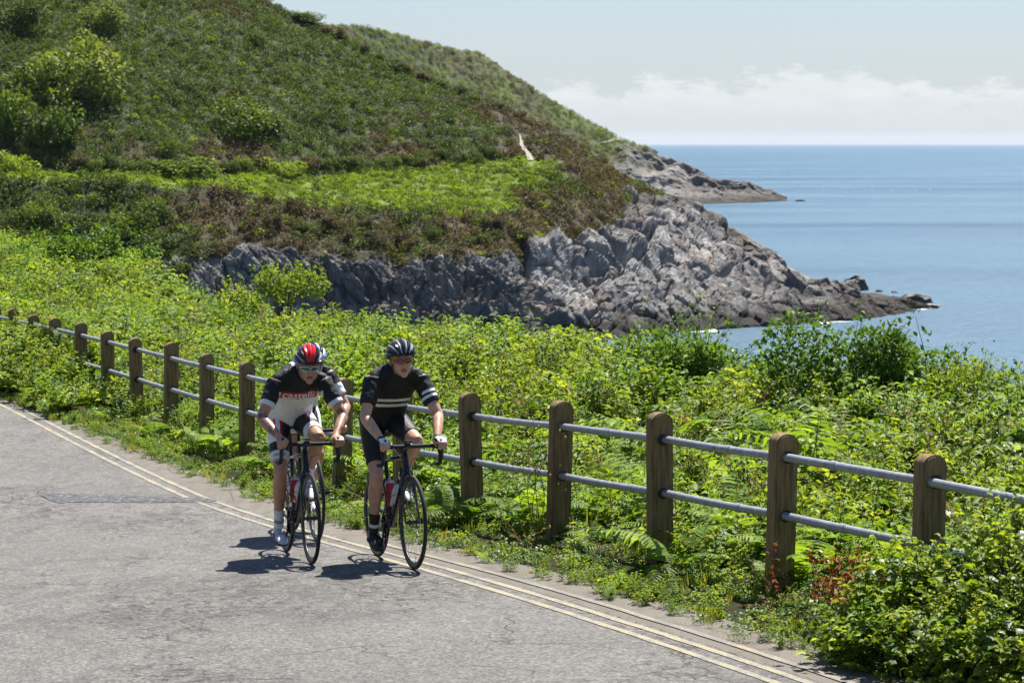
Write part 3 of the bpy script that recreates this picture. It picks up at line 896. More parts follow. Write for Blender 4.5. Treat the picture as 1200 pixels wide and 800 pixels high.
M_GRASS = leaf_material('grass_blade', (0.140, 0.189, 0.026), (0.281, 0.320, 0.052), (0.499, 0.437, 0.117), .4)
M_DARKSHRUB = leaf_material('dark_shrub_leaf', (.045, .100, .018), (.110, .205, .026), (.22, .33, .042), .38)
M_RED = leaf_material('red_dock_leaf', (.10, .026, .012), (.20, .058, .025), (.28, .125, .045), .35)
M_DRY = leaf_material('dry_stalk', (.16, .12, .05), (.28, .22, .10), (.42, .34, .16), .2)
M_STEM = simple('plant_stem', (.070, .085, .025), .7)
M_WOODSTEM = simple('woody_stem', (.075, .055, .035), .85)

def leaves(pos, dirs, nrm, length, wid=.5, fold=.16, droop=.12, far=False):
    """vectorised leaf blades: returns verts, faces, tint-per-leaf count"""
    N = len(pos)
    d = dirs / np.linalg.norm(dirs, axis=1)[:, None]
    nrm = nrm - (nrm * d).sum(1)[:, None] * d
    nrm = nrm / np.maximum(np.linalg.norm(nrm, axis=1), 1e-6)[:, None]
    s = np.cross(d, nrm); L = np.asarray(length)[:, None] * np.ones((N, 1)); Wd = L * wid * .5
    if far:
        pts = [(0, 0, 0), (.45, 1, fold), (1, 0, -droop), (.45, -1, fold)]
        fc = [(0, 1, 2), (0, 2, 3)]
    else:
        pts = [(0, 0, 0), (.28, .85, fold * .8), (.60, .85, fold), (1, 0, -droop), (.60, -.85, fold), (.28, -.85, fold * .8), (.48, 0, .02)]
        fc = [(0, 1, 6), (1, 2, 6), (2, 3, 6), (3, 4, 6), (4, 5, 6), (5, 0, 6)]
    V = np.stack([pos + d * L * a + s * Wd * b + nrm * L * c for a, b, c in pts], 1)
    k = len(pts)
    F = (np.arange(N)[:, None, None] * k + np.array(fc)[None]).reshape(-1, 3)
    return V.reshape(-1, 3), F, k

class Plant:
    """collects leaves and stems for one mesh with tint attribute and material slots"""
    def __init__(self): self.V = []; self.F = []; self.T = []; self.M = []; self.n = 0
    def leaves(self, pos, dirs, nrm, length, mi=0, tint=None, r=None, **kw):
        V, F, k = leaves(np.asarray(pos, float), np.asarray(dirs, float), np.asarray(nrm, float), length, **kw)
        r = r or rng
        tt = r.random(len(pos)) if tint is None else tint
        self.V.append(V); self.F.append(F + self.n); self.T.append(np.repeat(tt, k)); self.M.append(np.full(len(F), mi)); self.n += len(V)
    def stem(self, pts, r0, r1, mi=1, seg=3):
        mb = MB(); n = len(pts)
        mb.tube(pts, [r0 + (r1 - r0) * i / (n - 1) for i in range(n)], seg, cap=False)
        F = []
        for f in mb.f: F += [(f[0], f[1], f[2]), (f[0], f[2], f[3])]
        self.V.append(np.array(mb.v)); self.F.append(np.array(F) + self.n); self.T.append(np.full(len(mb.v), .5)); self.M.append(np.full(len(F), mi)); self.n += len(mb.v)
    def mesh(self, name, mats):
        V = np.concatenate(self.V); F = np.concatenate(self.F)
        me = bpy.data.meshes.new(name)
        me.vertices.add(len(V)); me.vertices.foreach_set('co', V.reshape(-1).astype(np.float32))
        me.loops.add(F.size); me.loops.foreach_set('vertex_index', F.reshape(-1).astype(np.int32))
        me.polygons.add(len(F)); me.polygons.foreach_set('loop_start', np.arange(0, F.size, 3, dtype=np.int32))
        me.polygons.foreach_set('material_index', np.concatenate(self.M).astype(np.int32))
        me.polygons.foreach_set('use_smooth', np.ones(len(F), bool))
        for m in mats: me.materials.append(m)
        a = me.attributes.new('tint', 'FLOAT', 'POINT'); a.data.foreach_set('value', np.concatenate(self.T).astype(np.float32))
        me.update(calc_edges=True)
        return me

def unit(n, r): 
    v = r.normal(size=(n, 3)); return v / np.linalg.norm(v, axis=1)[:, None]
def p_bramble(seed, rad=.30, nst=16, leaf=.062):
    r = np.random.default_rng(seed); P = Plant()
    for i in range(nst):
        a = r.uniform(0, 2 * math.pi); out = rad * r.uniform(.4, 1.25); top = r.uniform(.10, .30)
        s = np.linspace(0, 1, 6)
        pts = np.stack([out * s * math.cos(a), out * s * math.sin(a), top * np.sin(s * 2.0) * 1.1 - .12 + .02 * r.normal(size=6)], 1)
        P.stem(pts, .0035, .0015, 1)
        for j in range(5):
            q = r.uniform(.2, 1); b = np.array([np.interp(q, s, pts[:, k]) for k in range(3)])
            lr = a + r.choice([-1, 1]) * r.uniform(.3, 1.5)
            base = b + np.array([math.cos(lr), math.sin(lr), .5]) * .03
            up = np.array([0, 0, 1.]) + .55 * r.normal(size=3)
            L = leaf * r.uniform(.65, 1.15)
            for da in (-.95, 0, .95):
                d = np.array([math.cos(lr + da), math.sin(lr + da), r.uniform(-.3, .25)])
                P.leaves([base], [d], [up + .15 * r.normal(size=3)], [L * (1 if da == 0 else .82)], 0, r=r, wid=.72)
    return P.mesh('bramble_clump_%d' % seed, [M_BRAMBLE, M_STEM])
def p_twig(seed, h=.42, nst=11, leaf=.036, m=None, spread=.22):
    r = np.random.default_rng(seed); P = Plant()
    for i in range(nst):
        a = r.uniform(0, 6.28); lean = r.uniform(.05, 1) * spread
        s = np.linspace(0, 1, 5); hh = h * r.uniform(.55, 1.1)
        pts = np.stack([lean * s ** 1.4 * math.cos(a) + .02 * r.normal(size=5), lean * s ** 1.4 * math.sin(a) + .02 * r.normal(size=5), hh * s - .1], 1)
        P.stem(pts, .004, .0015, 1)
        n = 22
        q = r.uniform(.15, 1, n); base = np.stack([np.interp(q, s, pts[:, k]) for k in range(3)], 1)
        an = r.uniform(0, 6.28, n); d = np.stack([np.cos(an), np.sin(an), r.uniform(-.1, .8, n)], 1)
        up = np.array([0, 0, 1.]) + .5 * r.normal(size=(n, 3))
        P.leaves(base + d * .012, d, up, leaf * r.uniform(.6, 1.25, n), 0, r=r, wid=.6)
    return P.mesh('hedge_clump_%d' % seed, [m or M_TWIG, M_WOODSTEM])
def p_nettle(seed, h=.52, nst=5):
    r = np.random.default_rng(seed); P = Plant()
    for i in range(nst):
        bx, by = r.normal(size=2) * .09; lx, ly = r.normal(size=2) * .10; hh = h * r.uniform(.65, 1.1)
        s = np.linspace(0, 1, 5)
        pts = np.stack([bx + lx * s, by + ly * s, hh * s - .1], 1); P.stem(pts, .004, .002, 1)
        K = 9
        for j in range(K):
            q = .12 + .86 * j / (K - 1); b = np.array([np.interp(q, s, pts[:, k]) for k in range(3)])
            a0 = (j % 2) * 1.57 + r.uniform(-.3, .3); L = .085 * (1.05 - .6 * abs(q - .5)) * r.uniform(.75, 1.1)
            for da in (0, math.pi):
                d = np.array([math.cos(a0 + da), math.sin(a0 + da), r.uniform(-.25, .25)])
                P.leaves([b + d * .015], [d], [np.array([0, 0, 1.]) + .3 * r.normal(size=3)], [L], 0, r=r, wid=.55, droop=.25)
    return P.mesh('nettle_clump_%d' % seed, [M_NETTLE, M_STEM])
def frond_into(P, r, L=.72, az=0.0, rise=.9, base=(0, 0, 0), npin=19):
    s = np.linspace(0, 1, 9)
    hx = L * (.25 * s + .62 * s ** 2 * 1.0); hz = L * rise * (s - .62 * s ** 2.2)
    ca, sa = math.cos(az), math.sin(az)
    pts = np.stack([base[0] + hx * ca, base[1] + hx * sa, base[2] + hz], 1)
    P.stem(pts, .0045, .0012, 1)
    side = np.array([-sa, ca, 0.])
    for j in range(npin):
        q = .26 + .74 * (j / (npin - 1)) ** .92
        b = np.array([np.interp(q, s, pts[:, k]) for k in range(3)])
        tg = np.array([np.interp(min(1, q + .03), s, pts[:, k]) - np.interp(q - .03, s, pts[:, k]) for k in range(3)]); tg /= np.linalg.norm(tg)
        up = np.cross(tg, side) * -1.0
        if up[2] < 0: up = -up
        pl = L * .36 * (1.0 - (q - .26) / .74) ** .85 + .012
        for sg in (-1, 1):
            dd = side * sg + tg * .42 - up * .10 + .05 * r.normal(size=3); dd /= np.linalg.norm(dd)
            P.leaves([b], [dd - up * .12], [up + .15 * r.normal(size=3)], [pl], 0, r=r, wid=.19 if pl > .08 else .28, fold=.03, droop=.10)
def p_frond(seed, L=.72, rise=.9):
    r = np.random.default_rng(seed); P = Plant(); frond_into(P, r, L, 0, rise)
    return P.mesh('frond_%d' % seed, [M_FERN, M_STEM])
def p_bracken(seed):
    r = np.random.default_rng(seed); P = Plant()
    for i in range(3):
        frond_into(P, r, r.uniform(.5, .75), r.uniform(0, 6.28), r.uniform(.55, 1.0), (0, 0, -.12), 12)
    return P.mesh('bracken_clump_%d' % seed, [M_FERN, M_STEM])
def p_ivy(seed, rad=.26, n=85, leaf=.066):
    r = np.random.default_rng(seed); P = Plant()
    a = r.uniform(0, 6.28, n); q = np.sqrt(r.random(n)) * rad
    pos = np.stack([q * np.cos(a), q * np.sin(a), .14 * (1 - (q / rad) ** 2) + r.uniform(-.06, .08, n)], 1)
    d = np.stack([np.cos(a) + .8 * r.normal(size=n), np.sin(a) + .8 * r.normal(size=n), r.uniform(-.5, .2, n)], 1)
    up = np.stack([np.cos(a) * .4, np.sin(a) * .4, np.ones(n)], 1) + .35 * r.normal(size=(n, 3))
    P.leaves(pos, d, up, leaf * r.uniform(.5, 1.15, n), 0, r=r, wid=.95, fold=.10)
    return P.mesh('ivy_clump_%d' % seed, [M_IVY, M_STEM])
def p_grass(seed, n=34, h=.36):
    r = np.random.default_rng(seed); P = Plant()
    a = r.uniform(0, 6.28, n); b = r.normal(size=(n, 2)) * .05
    pos = np.stack([b[:, 0], b[:, 1], np.full(n, -.04)], 1)
    d = np.stack([np.cos(a) * .5, np.sin(a) * .5, r.uniform(.5, 1.2, n)], 1)
    P.leaves(pos, d, np.stack([np.cos(a), np.sin(a), np.full(n, .6)], 1), h * r.uniform(.5, 1.2, n), 0, r=r, wid=.035, droop=.3, fold=.01)
    return P.mesh('grass_tuft_%d' % seed, [M_GRASS, M_STEM])
def p_shoot(seed):
    r = np.random.default_rng(seed); P = Plant()
    for i in range(2):
        a = r.uniform(0, 6.28); L = r.uniform(.5, .85); s = np.linspace(0, 1, 8)
        pts = np.stack([L * .55 * s ** 1.6 * math.cos(a), L * .55 * s ** 1.6 * math.sin(a), L * (s * .95 - .35 * s ** 3) - .1], 1)
        P.stem(pts, .004, .0012, 1)
        n = 26; q = np.linspace(.2, 1, n); base = np.stack([np.interp(q, s, pts[:, k]) for k in range(3)], 1)
        an = a + np.where(np.arange(n) % 2 == 0, 1.4, -1.4) + .4 * r.normal(size=n)
        d = np.stack([np.cos(an), np.sin(an), r.uniform(0, .6, n)], 1)
        P.leaves(base, d, np.array([0, 0, 1.]) + .4 * r.normal(size=(n, 3)), .045 * r.uniform(.6, 1.2, n) * (1.15 - .6 * q), 0, r=r, wid=.55)
    return P.mesh('shoot_%d' % seed, [M_TWIG, M_STEM])

def p_dead(seed):
    r = np.random.default_rng(seed); P = Plant()
    for i in range(6):
        a = r.uniform(0, 6.28); L = r.uniform(.3, .65); s = np.linspace(0, 1, 6); k = r.uniform(.3, 1.2)
        pts = np.stack([L * k * s * math.cos(a) + .02 * r.normal(size=6), L * k * s * math.sin(a) + .02 * r.normal(size=6), L * (s - .5 * s ** 2) - .05], 1)
        P.stem(pts, .004, .0015, 1)
        n = 7; q = r.uniform(.3, 1, n); base = np.stack([np.interp(q, s, pts[:, j]) for j in range(3)], 1)
        P.leaves(base, unit(n, r), unit(n, r), .05 * r.uniform(.5, 1.1, n), 0, r=r, wid=.4, fold=.3)
    return P.mesh('dead_stalk_%d' % seed, [M_DRY, M_DRY])

# ---- scatter: one object, a cloud of points that carries the plants
def scatter(name, pts, rots, scales, idx, protos):
    coll = bpy.data.collections.new(name + '_kinds')
    for i, me in enumerate(protos):
        coll.objects.link(bpy.data.objects.new('%s_kind_%02d' % (name, i), me))
    me = bpy.data.meshes.new(name)
    me.vertices.add(len(pts)); me.vertices.foreach_set('co', np.asarray(pts, np.float32).reshape(-1))
    a = me.attributes.new('rot', 'FLOAT_VECTOR', 'POINT'); a.data.foreach_set('vector', np.asarray(rots, np.float32).reshape(-1))
    a = me.attributes.new('scl', 'FLOAT_VECTOR', 'POINT'); a.data.foreach_set('vector', np.asarray(scales, np.float32).reshape(-1))
    a = me.attributes.new('kind', 'INT', 'POINT'); a.data.foreach_set('value', np.asarray(idx, np.int32))
    o = add(name, me)
    ng = bpy.data.node_groups.new(name + '_scatter', 'GeometryNodeTree')
    ng.interface.new_socket('Geometry', in_out='INPUT', socket_type='NodeSocketGeometry')
    ng.interface.new_socket('Geometry', in_out='OUTPUT', socket_type='NodeSocketGeometry')
    N = ng.nodes; L = ng.links
    gi = N.new('NodeGroupInput'); go = N.new('NodeGroupOutput'); iop = N.new('GeometryNodeInstanceOnPoints')
    ci = N.new('GeometryNodeCollectionInfo'); ci.inputs['Collection'].default_value = coll
    ci.inputs['Separate Children'].default_value = True; ci.inputs['Reset Children'].default_value = True
    def na(nm, ty):
        n = N.new('GeometryNodeInputNamedAttribute'); n.data_type = ty; n.inputs['Name'].default_value = nm; return n.outputs['Attribute']
    e2r = N.new('FunctionNodeEulerToRotation')
    L.new(na('rot', 'FLOAT_VECTOR'), e2r.inputs[0])
    L.new(gi.outputs[0], iop.inputs['Points']); L.new(ci.outputs[0], iop.inputs['Instance'])
    iop.inputs['Pick Instance'].default_value = True
    L.new(na('kind', 'INT'), iop.inputs['Instance Index'])
    L.new(e2r.outputs[0], iop.inputs['Rotation']); L.new(na('scl', 'FLOAT_VECTOR'), iop.inputs['Scale'])
    L.new(iop.outputs[0], go.inputs[0])
    md = o.modifiers.new('scatter', 'NODES'); md.node_group = ng
    return o

def canopy_bumpy(t, n):
    t = np.asarray(t, float); n = np.asarray(n, float)
    w = np.clip((n - .3) / 1.2, 0, 1)
    b = .30 * fbm(t * .55, n * .55, oct=2) + .26 * fbm(t * 1.5 + 5, n * 1.5, oct=2) + .12 * pnoise(t * 3.6, n * 3.6)
    return canopy(t, n) + w * b + (1 - w) * .05 * pnoise(t * 2.2, n * 2.2)

protos = [p_bramble(1, .30, 14, .074), p_bramble(2, .26, 14, .056), p_bramble(3, .36, 15, .088),      # 0 1 2
          p_twig(4, .42, 11, .042), p_twig(5, .36, 12, .032), p_twig(6, .48, 9, .052),              # 3 4 5
          p_nettle(7), p_nettle(8, .42, 6),                                           # 6 7
          p_bracken(9), p_bracken(10),                                                # 8 9
          p_ivy(11), p_ivy(12, .2, 60, .05),                                          # 10 11
          p_grass(13), p_grass(14, 26, .25),                                          # 12 13
          p_shoot(15), p_shoot(16),                                                   # 14 15
          p_dead(17), p_dead(18)]                                                     # 16 17
def undergrowth():
    g = np.random.default_rng(21)
    out_p, out_r, out_s, out_i = [], [], [], []
    def put(t, n, z, sc, kind):
        k = len(t); x, y = XY(t, n)
        out_p.append(np.stack([x, y, z], 1))
        out_r.append(np.stack([g.normal(0, .22, k), g.normal(0, .22, k), g.uniform(0, 6.28, k)], 1))
        out_s.append(np.repeat(sc[:, None], 3, 1)); out_i.append(kind)
    # behind the fence: mixed thicket in patches
    for t0, t1, dens, smul in ((-7, 14, 21, 1.12), (14, 30, 17, 1.2), (30, 52, 11, 1.35), (52, 92, 7.5, 1.6)):
        k = int((t1 - t0) * 6.9 * dens); t = g.uniform(t0, t1, k); n = .28 + 6.9 * g.random(k) ** .95
        top = canopy_bumpy(t, n) - bank_drop(t, n) * .9
        sc = smul * g.uniform(.75, 1.25, k)
        z = top - .12 - .30 * sc - np.abs(g.normal(0, .17, k))
        z = np.maximum(z, bank_ground(t, n) + .02)
        p1 = fbm(t * .35, n * .6 + 3, oct=2) + .18 * g.normal(size=k); p2 = fbm(t * .5 + 30, n * .7, oct=2) + .18 * g.normal(size=k)
        kind = np.where(p1 > .16, g.integers(3, 6, k), np.where(p1 < -.20, g.integers(6, 8, k), g.integers(0, 3, k)))
        kind = np.where((p2 > .26) & (n < 3.6), g.integers(8, 10, k), kind)
        kind = np.where(p2 < -.34, g.integers(10, 12, k), kind)
        kind = np.where(g.random(k) < .03, g.integers(12, 14, k), kind)
        put(t, n, z, sc, kind)
    # shoots standing out of the thicket, most of them along its far edge
    k = 380; t = g.uniform(-7, 60, k); n = np.where(g.random(k) < .55, g.normal(5.3, .5, k), g.uniform(1.0, 5.5, k))
    put(t, n, canopy_bumpy(t, n) - bank_drop(t, n) - .42, g.uniform(.45, .8, k) * (1 + np.clip(t - 20, 0, 40) * .01), g.integers(14, 16, k))
    k = 300; t = g.uniform(-7, 40, k); n = g.uniform(-.5, 4.5, k)
    put(t, n, np.where(n < .3, road_z(t) + .08, canopy_bumpy(t, n) - .30), g.uniform(.5, .95, k), g.integers(16, 18, k))
    # foot of the fence and the ragged edge over the gutter
    k = 4700; t = g.uniform(-7, 45, k); n = -.92 + 1.47 * g.random(k) ** .9 + .10 * pnoise(t * 1.1, t * 0 + 8)
    left = np.clip((t - 14) / 10, 0, 1)
    z = road_z(t) + .02 + np.clip(n + .15, 0, 1) * g.uniform(0, .30, k) + left * g.uniform(0, .5, k) * np.clip(n + .8, 0, 1)
    pk = fbm(t * .6 + 9, n * .4, oct=2) + .25 * g.normal(size=k)
    kind = np.where(pk > .12, g.integers(10, 12, k), np.where(pk < -.22, g.integers(6, 8, k), g.integers(0, 2, k)))
    kind = np.where(g.random(k) < .14, g.integers(12, 14, k), kind)
    kind = np.where(g.random(k) < .07, 8 + g.integers(0, 2, k), kind)
    sc = g.uniform(.45, .85, k) * np.clip(.34 + (n + .92) * .55, .34, 1) * np.where((t < 13) & (t > -1.3) & (n > -.6) & (n < .12), .72, 1)
    dk = TN(*road_hit(1015, 748)[:2]); keep = (np.abs(t - dk[0]) > .36) | (np.abs(n - dk[1] - .05) > .34); t, n, z, sc, kind = t[keep], n[keep], z[keep], sc[keep], kind[keep]
    put(t, n, z, sc, kind)
    # grown over the posts at the right-hand end
    k = 560; t = g.uniform(-6.5, -1.1, k); n = -.80 + 1.3 * g.random(k)
    hgt = np.clip((-1.15 - t) / 1.5, 0, 1) * .72 * np.clip((n + .85) / .6, 0, 1)
    ok = (np.abs(t - dk[0]) > .42) | (n > dk[1] + .45)
    t, n, hgt = t[ok], n[ok], hgt[ok]; k = len(t)
    put(t, n, road_z(t) + .05 + hgt * g.random(k), g.uniform(.6, 1.0, k), g.choice([0, 1, 3, 4, 6, 10], k))
    # and down the hill on the left
    k = 1300; t = g.uniform(19, 48, k); n = -.80 + 1.25 * g.random(k)
    put(t, n, road_z(t) + np.clip((t - 19) / 4, .2, 1) * .85 * g.random(k) * np.clip(.45 + (n + .8) * .6, 0, 1), g.uniform(.7, 1.1, k), g.choice([0, 2, 3, 5, 6, 8], k))
    o = scatter('undergrowth', np.concatenate(out_p), np.concatenate(out_r), np.concatenate(out_s), np.concatenate(out_i), protos)
    tag(o, 'dense sunlit brambles, nettles and ivy covering the bank along the fence', 'undergrowth', kind='stuff')
undergrowth()

# ---- bracken plants at the foot of the fence, each a plant of its own
FR_M = [p_frond(31, .74, .95), p_frond(32, .66, .75), p_frond(33, .80, 1.05)]
def fern(t, n, size, rr, z=None):
    x, y = XY(t, n); z = float(road_z(t)) + .02 + max(0, n) * .25 if z is None else z
    e = empty('bracken_fern', (x, y, z), (0, 0, rr.uniform(0, 6.28))); e.scale = (size,) * 3
    if n > 1: tag(e, 'bracken fern rising among the brambles well behind the fence', 'fern', 'bracken ferns behind the fence')
    else: tag(e, 'yellow green bracken fern with arching fronds at the foot of the fence', 'fern', 'bracken ferns along the fence')
    for k in range(rr.randint(5, 7)):
        f = add('frond', rr.choice(FR_M), e, (rr.uniform(-.03, .03), rr.uniform(-.03, .03), 0), (rr.uniform(-.2, .2), rr.uniform(-.25, .3), k * 1.05 + rr.uniform(-.3, .3)))
        f.scale = (rr.uniform(.75, 1.1),) * 3
frr = random.Random(5)
for k in range(46):
    t_ = -1.5 + 24 * (k + frr.uniform(0, 1)) / 46
    fern(t_, frr.choice([-.25, -.1, .1, .25, .4, .55, .7]) + frr.uniform(-.08, .1) + (.1 if abs((t_ / SP) - round(t_ / SP)) < .12 else 0), frr.uniform(.62, 1.0), frr)
for k in range(22):
    t_ = frr.uniform(-3, 22); n_ = frr.uniform(1.2, 3.4)
    fern(t_, n_, frr.uniform(.55, .8), frr, float(canopy(t_, n_)) - .48)

# ---- larger shrubs that stand out of the thicket
def shrub_mesh(seed, w, h, nleaf, leaf, lobes=9):
    r = np.random.default_rng(seed); P = Plant()
    c = r.normal(size=(lobes, 3)) * np.array([w * .28, w * .28, h * .20]) + np.array([0, 0, h * .55]); rad = r.uniform(.16, .30, lobes) * w
    k = r.integers(0, lobes, nleaf); u = unit(nleaf, r); q = r.random(nleaf) ** .35
    pos = c[k] + u * (rad[k] * q)[:, None] * np.array([1, 1, .85]); pos[:, 2] = np.abs(pos[:, 2])
    d = u * .7 + unit(nleaf, r) + np.array([0, 0, -.1]); up = u * .6 + np.array([0, 0, .8]) + .4 * r.normal(size=(nleaf, 3))
    P.leaves(pos, d, up, leaf * r.uniform(.6, 1.2, nleaf), 0, r=r, wid=.6)
    # sprays that break the outline
    for j in range(16):
        a = unit(1, r)[0]; a[2] = abs(a[2]) + .3; cc = c[r.integers(0, lobes)]; L = r.uniform(.16, .30) * w
        s = np.linspace(0, 1, 5)[:, None]; pts = cc + a * s * L * 1.15 + np.array([0, 0, .06]) * s ** 2
        P.stem(pts, .006, .002, 1)
        n = 24; b = pts[r.integers(1, 5, n)] + .035 * r.normal(size=(n, 3))
        P.leaves(b, unit(n, r) + a, np.array([0, 0, 1.]) + .5 * r.normal(size=(n, 3)), leaf * r.uniform(.6, 1.1, n), 0, r=r, wid=.6)
    return P
def shrub(px, py_base, depth, w, h, seed, m, label, leaf=.05, nleaf=2600):
    p = at_depth(px, py_base, depth)
    t_, n_ = TN(p.x, p.y); zg = float(bank_ground(t_, n_)) - .05
    e = empty('shrub', (p.x, p.y, zg)); lift = max(0.0, p.z - zg)
    tag(e, label, 'shrub')
    P = shrub_mesh(seed, w, h, nleaf, leaf); me = P.mesh('foliage', [m, M_WOODSTEM])
    add('foliage', me, e, (0, 0, lift))
    mb = MB(); r = random.Random(seed)
    for k in range(5):
        a = r.uniform(0, 6.28); mb.tube([(0, 0, -.1), (.08 * math.cos(a), .08 * math.sin(a), lift * .6 + h * .2), (.22 * w * math.cos(a), .22 * w * math.sin(a), lift + h * .6)], [.022, .016, .006], 6)
    mb.build('stem', M_WOODSTEM, e)
shrub(1000, 500, 25.6, 1.5, .95, 41, M_DARKSHRUB, 'dark green rounded shrub standing up against the sea above the thicket', .066, 6500)
shrub(805, 478, 28.5, 1.5, .72, 42, M_DARKSHRUB, 'dark leafy shrub in the thicket just below the rocky point', .064, 6500)
shrub(1130, 500, 24.5, .9, .5, 47, M_TWIG, 'light green shrub with thin shoots standing above the fence post', .04, 1800)
shrub(132, 335, 62, 2.0, 1.15, 43, M_NETTLE, 'bright upright shrub on the crest before the shaded cliff foot', .11)
shrub(335, 385, 46, 1.25, 1.15, 44, M_TWIG, 'slender sapling poking up in front of the grey cliff behind the riders', .07, 1700)
shrub(283, 380, 50, .7, .75, 45, M_TWIG, 'small sapling left of the slender one on the bank crest', .07, 800)
shrub(55, 340, 66, 2.2, .7, 46, M_DARKSHRUB, 'low dark shrub among yellow green brambles at the far crest', .10)

# ---- red dock and a dry branching weed by the posts
def red_dock():
    p = road_hit(1018, 752); r = np.random.default_rng(51); P = Plant()
    for i in range(52):
        a = r.uniform(0, 6.28); b = r.normal(size=2) * .17; L = r.uniform(.18, .46); s = np.linspace(0, 1, 5)
        pts = np.stack([b[0] + .14 * s ** 1.5 * math.cos(a), b[1] + .14 * s ** 1.5 * math.sin(a), L * s], 1); P.stem(pts, .003, .0015, 0)
        n = 26; bb = np.stack([np.interp(r.uniform(.35, 1, n), s, pts[:, k]) for k in range(3)], 1) + .014 * r.normal(size=(n, 3))
        P.leaves(bb, unit(n, r), unit(n, r) + np.array([0, 0, .6]),   .034 * r.uniform(.6, 1.3, n), 0, r=r, wid=.6)
    t_, n_ = TN(p.x, p.y); x, y = XY(t_, n_ + .05)
    o = add('dock_plant', P.mesh('dock_plant', [M_RED, M_STEM]), None, (x, y, p.z + .10))
    tag(o, 'rusty red seeding dock plant at the foot of the fence', 'plant')
red_dock()
def dry_weed():
    x, y = XY(3.5, -.2); z = float(road_z(3.55)); r = random.Random(61)
    e = empty('dry_weed', (x, y, z)); tag(e, 'thin branching weed with yellow buds against a fence post', 'plant')
    mb = MB(); buds = MB()
    for i in range(7):
        a = r.uniform(0, 6.28); pts = [Vector((0, 0, 0))]; d = Vector((.25 * math.cos(a), .25 * math.sin(a), 1)).normalized()
        for k in range(7):
            d = (d + Vector((r.uniform(-.3, .3), r.uniform(-.3, .3), .05))).normalized(); pts.append(pts[-1] + d * .12)
            if k > 1:
                b = pts[-1]; e2 = (d + Vector((r.uniform(-1, 1), r.uniform(-1, 1), r.uniform(-.2, .5)))).normalized(); q = b + e2 * r.uniform(.08, .22)
                mb.tube([b, (b + q) / 2 + Vector((0, 0, .01)), q], [.0022, .0018, .0012], 4); buds.ell(q, (.009, .009, .011), None, 6, 4)
        mb.tube(pts, [.004 - .0003 * k for k in range(8)], 4); buds.ell(pts[-1], (.009, .009, .012), None, 6, 4)
    mb.build('stem', M_DRY, e); o = buds.build('bud', simple('yellow_bud', (.42, .36, .06), .6), e); o['kind'] = 'stuff'
dry_weed()

# ------------------------------------------------------------------ scrub on the headland
M_HEATHER = leaf_material('heather', (.050, .050, .022), (.115, .094, .048), (.185, .140, .082), .2, .7, .2)
M_GORSE = leaf_material('gorse', (.028, .052, .008), (.080, .130, .016), (.158, .212, .030), .25, .6, .25)
M_BRACK_FAR = leaf_material('far_bracken', (0.102, 0.162, 0.014), (0.186, 0.269, 0.022), (0.288, 0.370, 0.035), .35, .6, .25)
M_BUSH_A = leaf_material('pale_bush_leaf', (.060, .090, .018), (.165, .215, .042), (.28, .33, .070), .3, .6, .25)
M_BUSH_B = leaf_material('green_bush_leaf', (.036, .070, .010), (.115, .180, .020), (.225, .300, .036), .3, .6, .25)
M_HAZED_HEATH = leaf_material('hazed_heath', (.085, .080, .045), (.150, .135, .075), (.21, .19, .10), .2, .7, .2)  # heather made paler: distance haze painted into the leaf colour
def p_scrub(seed, m, rad=.58, hgt=.78, n=64, leaf=.24):
    r = np.random.default_rng(seed); P = Plant(); u = unit(n, r); u[:, 2] = np.abs(u[:, 2])
    pos = u * np.array([rad, rad, hgt]) * (r.random(n) ** .4)[:, None]
    P.leaves(pos, u + .9 * unit(n, r), u * .7 + np.array([0, 0, .7]) + .4 * r.normal(size=(n, 3)), leaf * r.uniform(.6, 1.2, n), 0, r=r, wid=.65, far=True)
    return P.mesh('scrub_%d' % seed, [m])
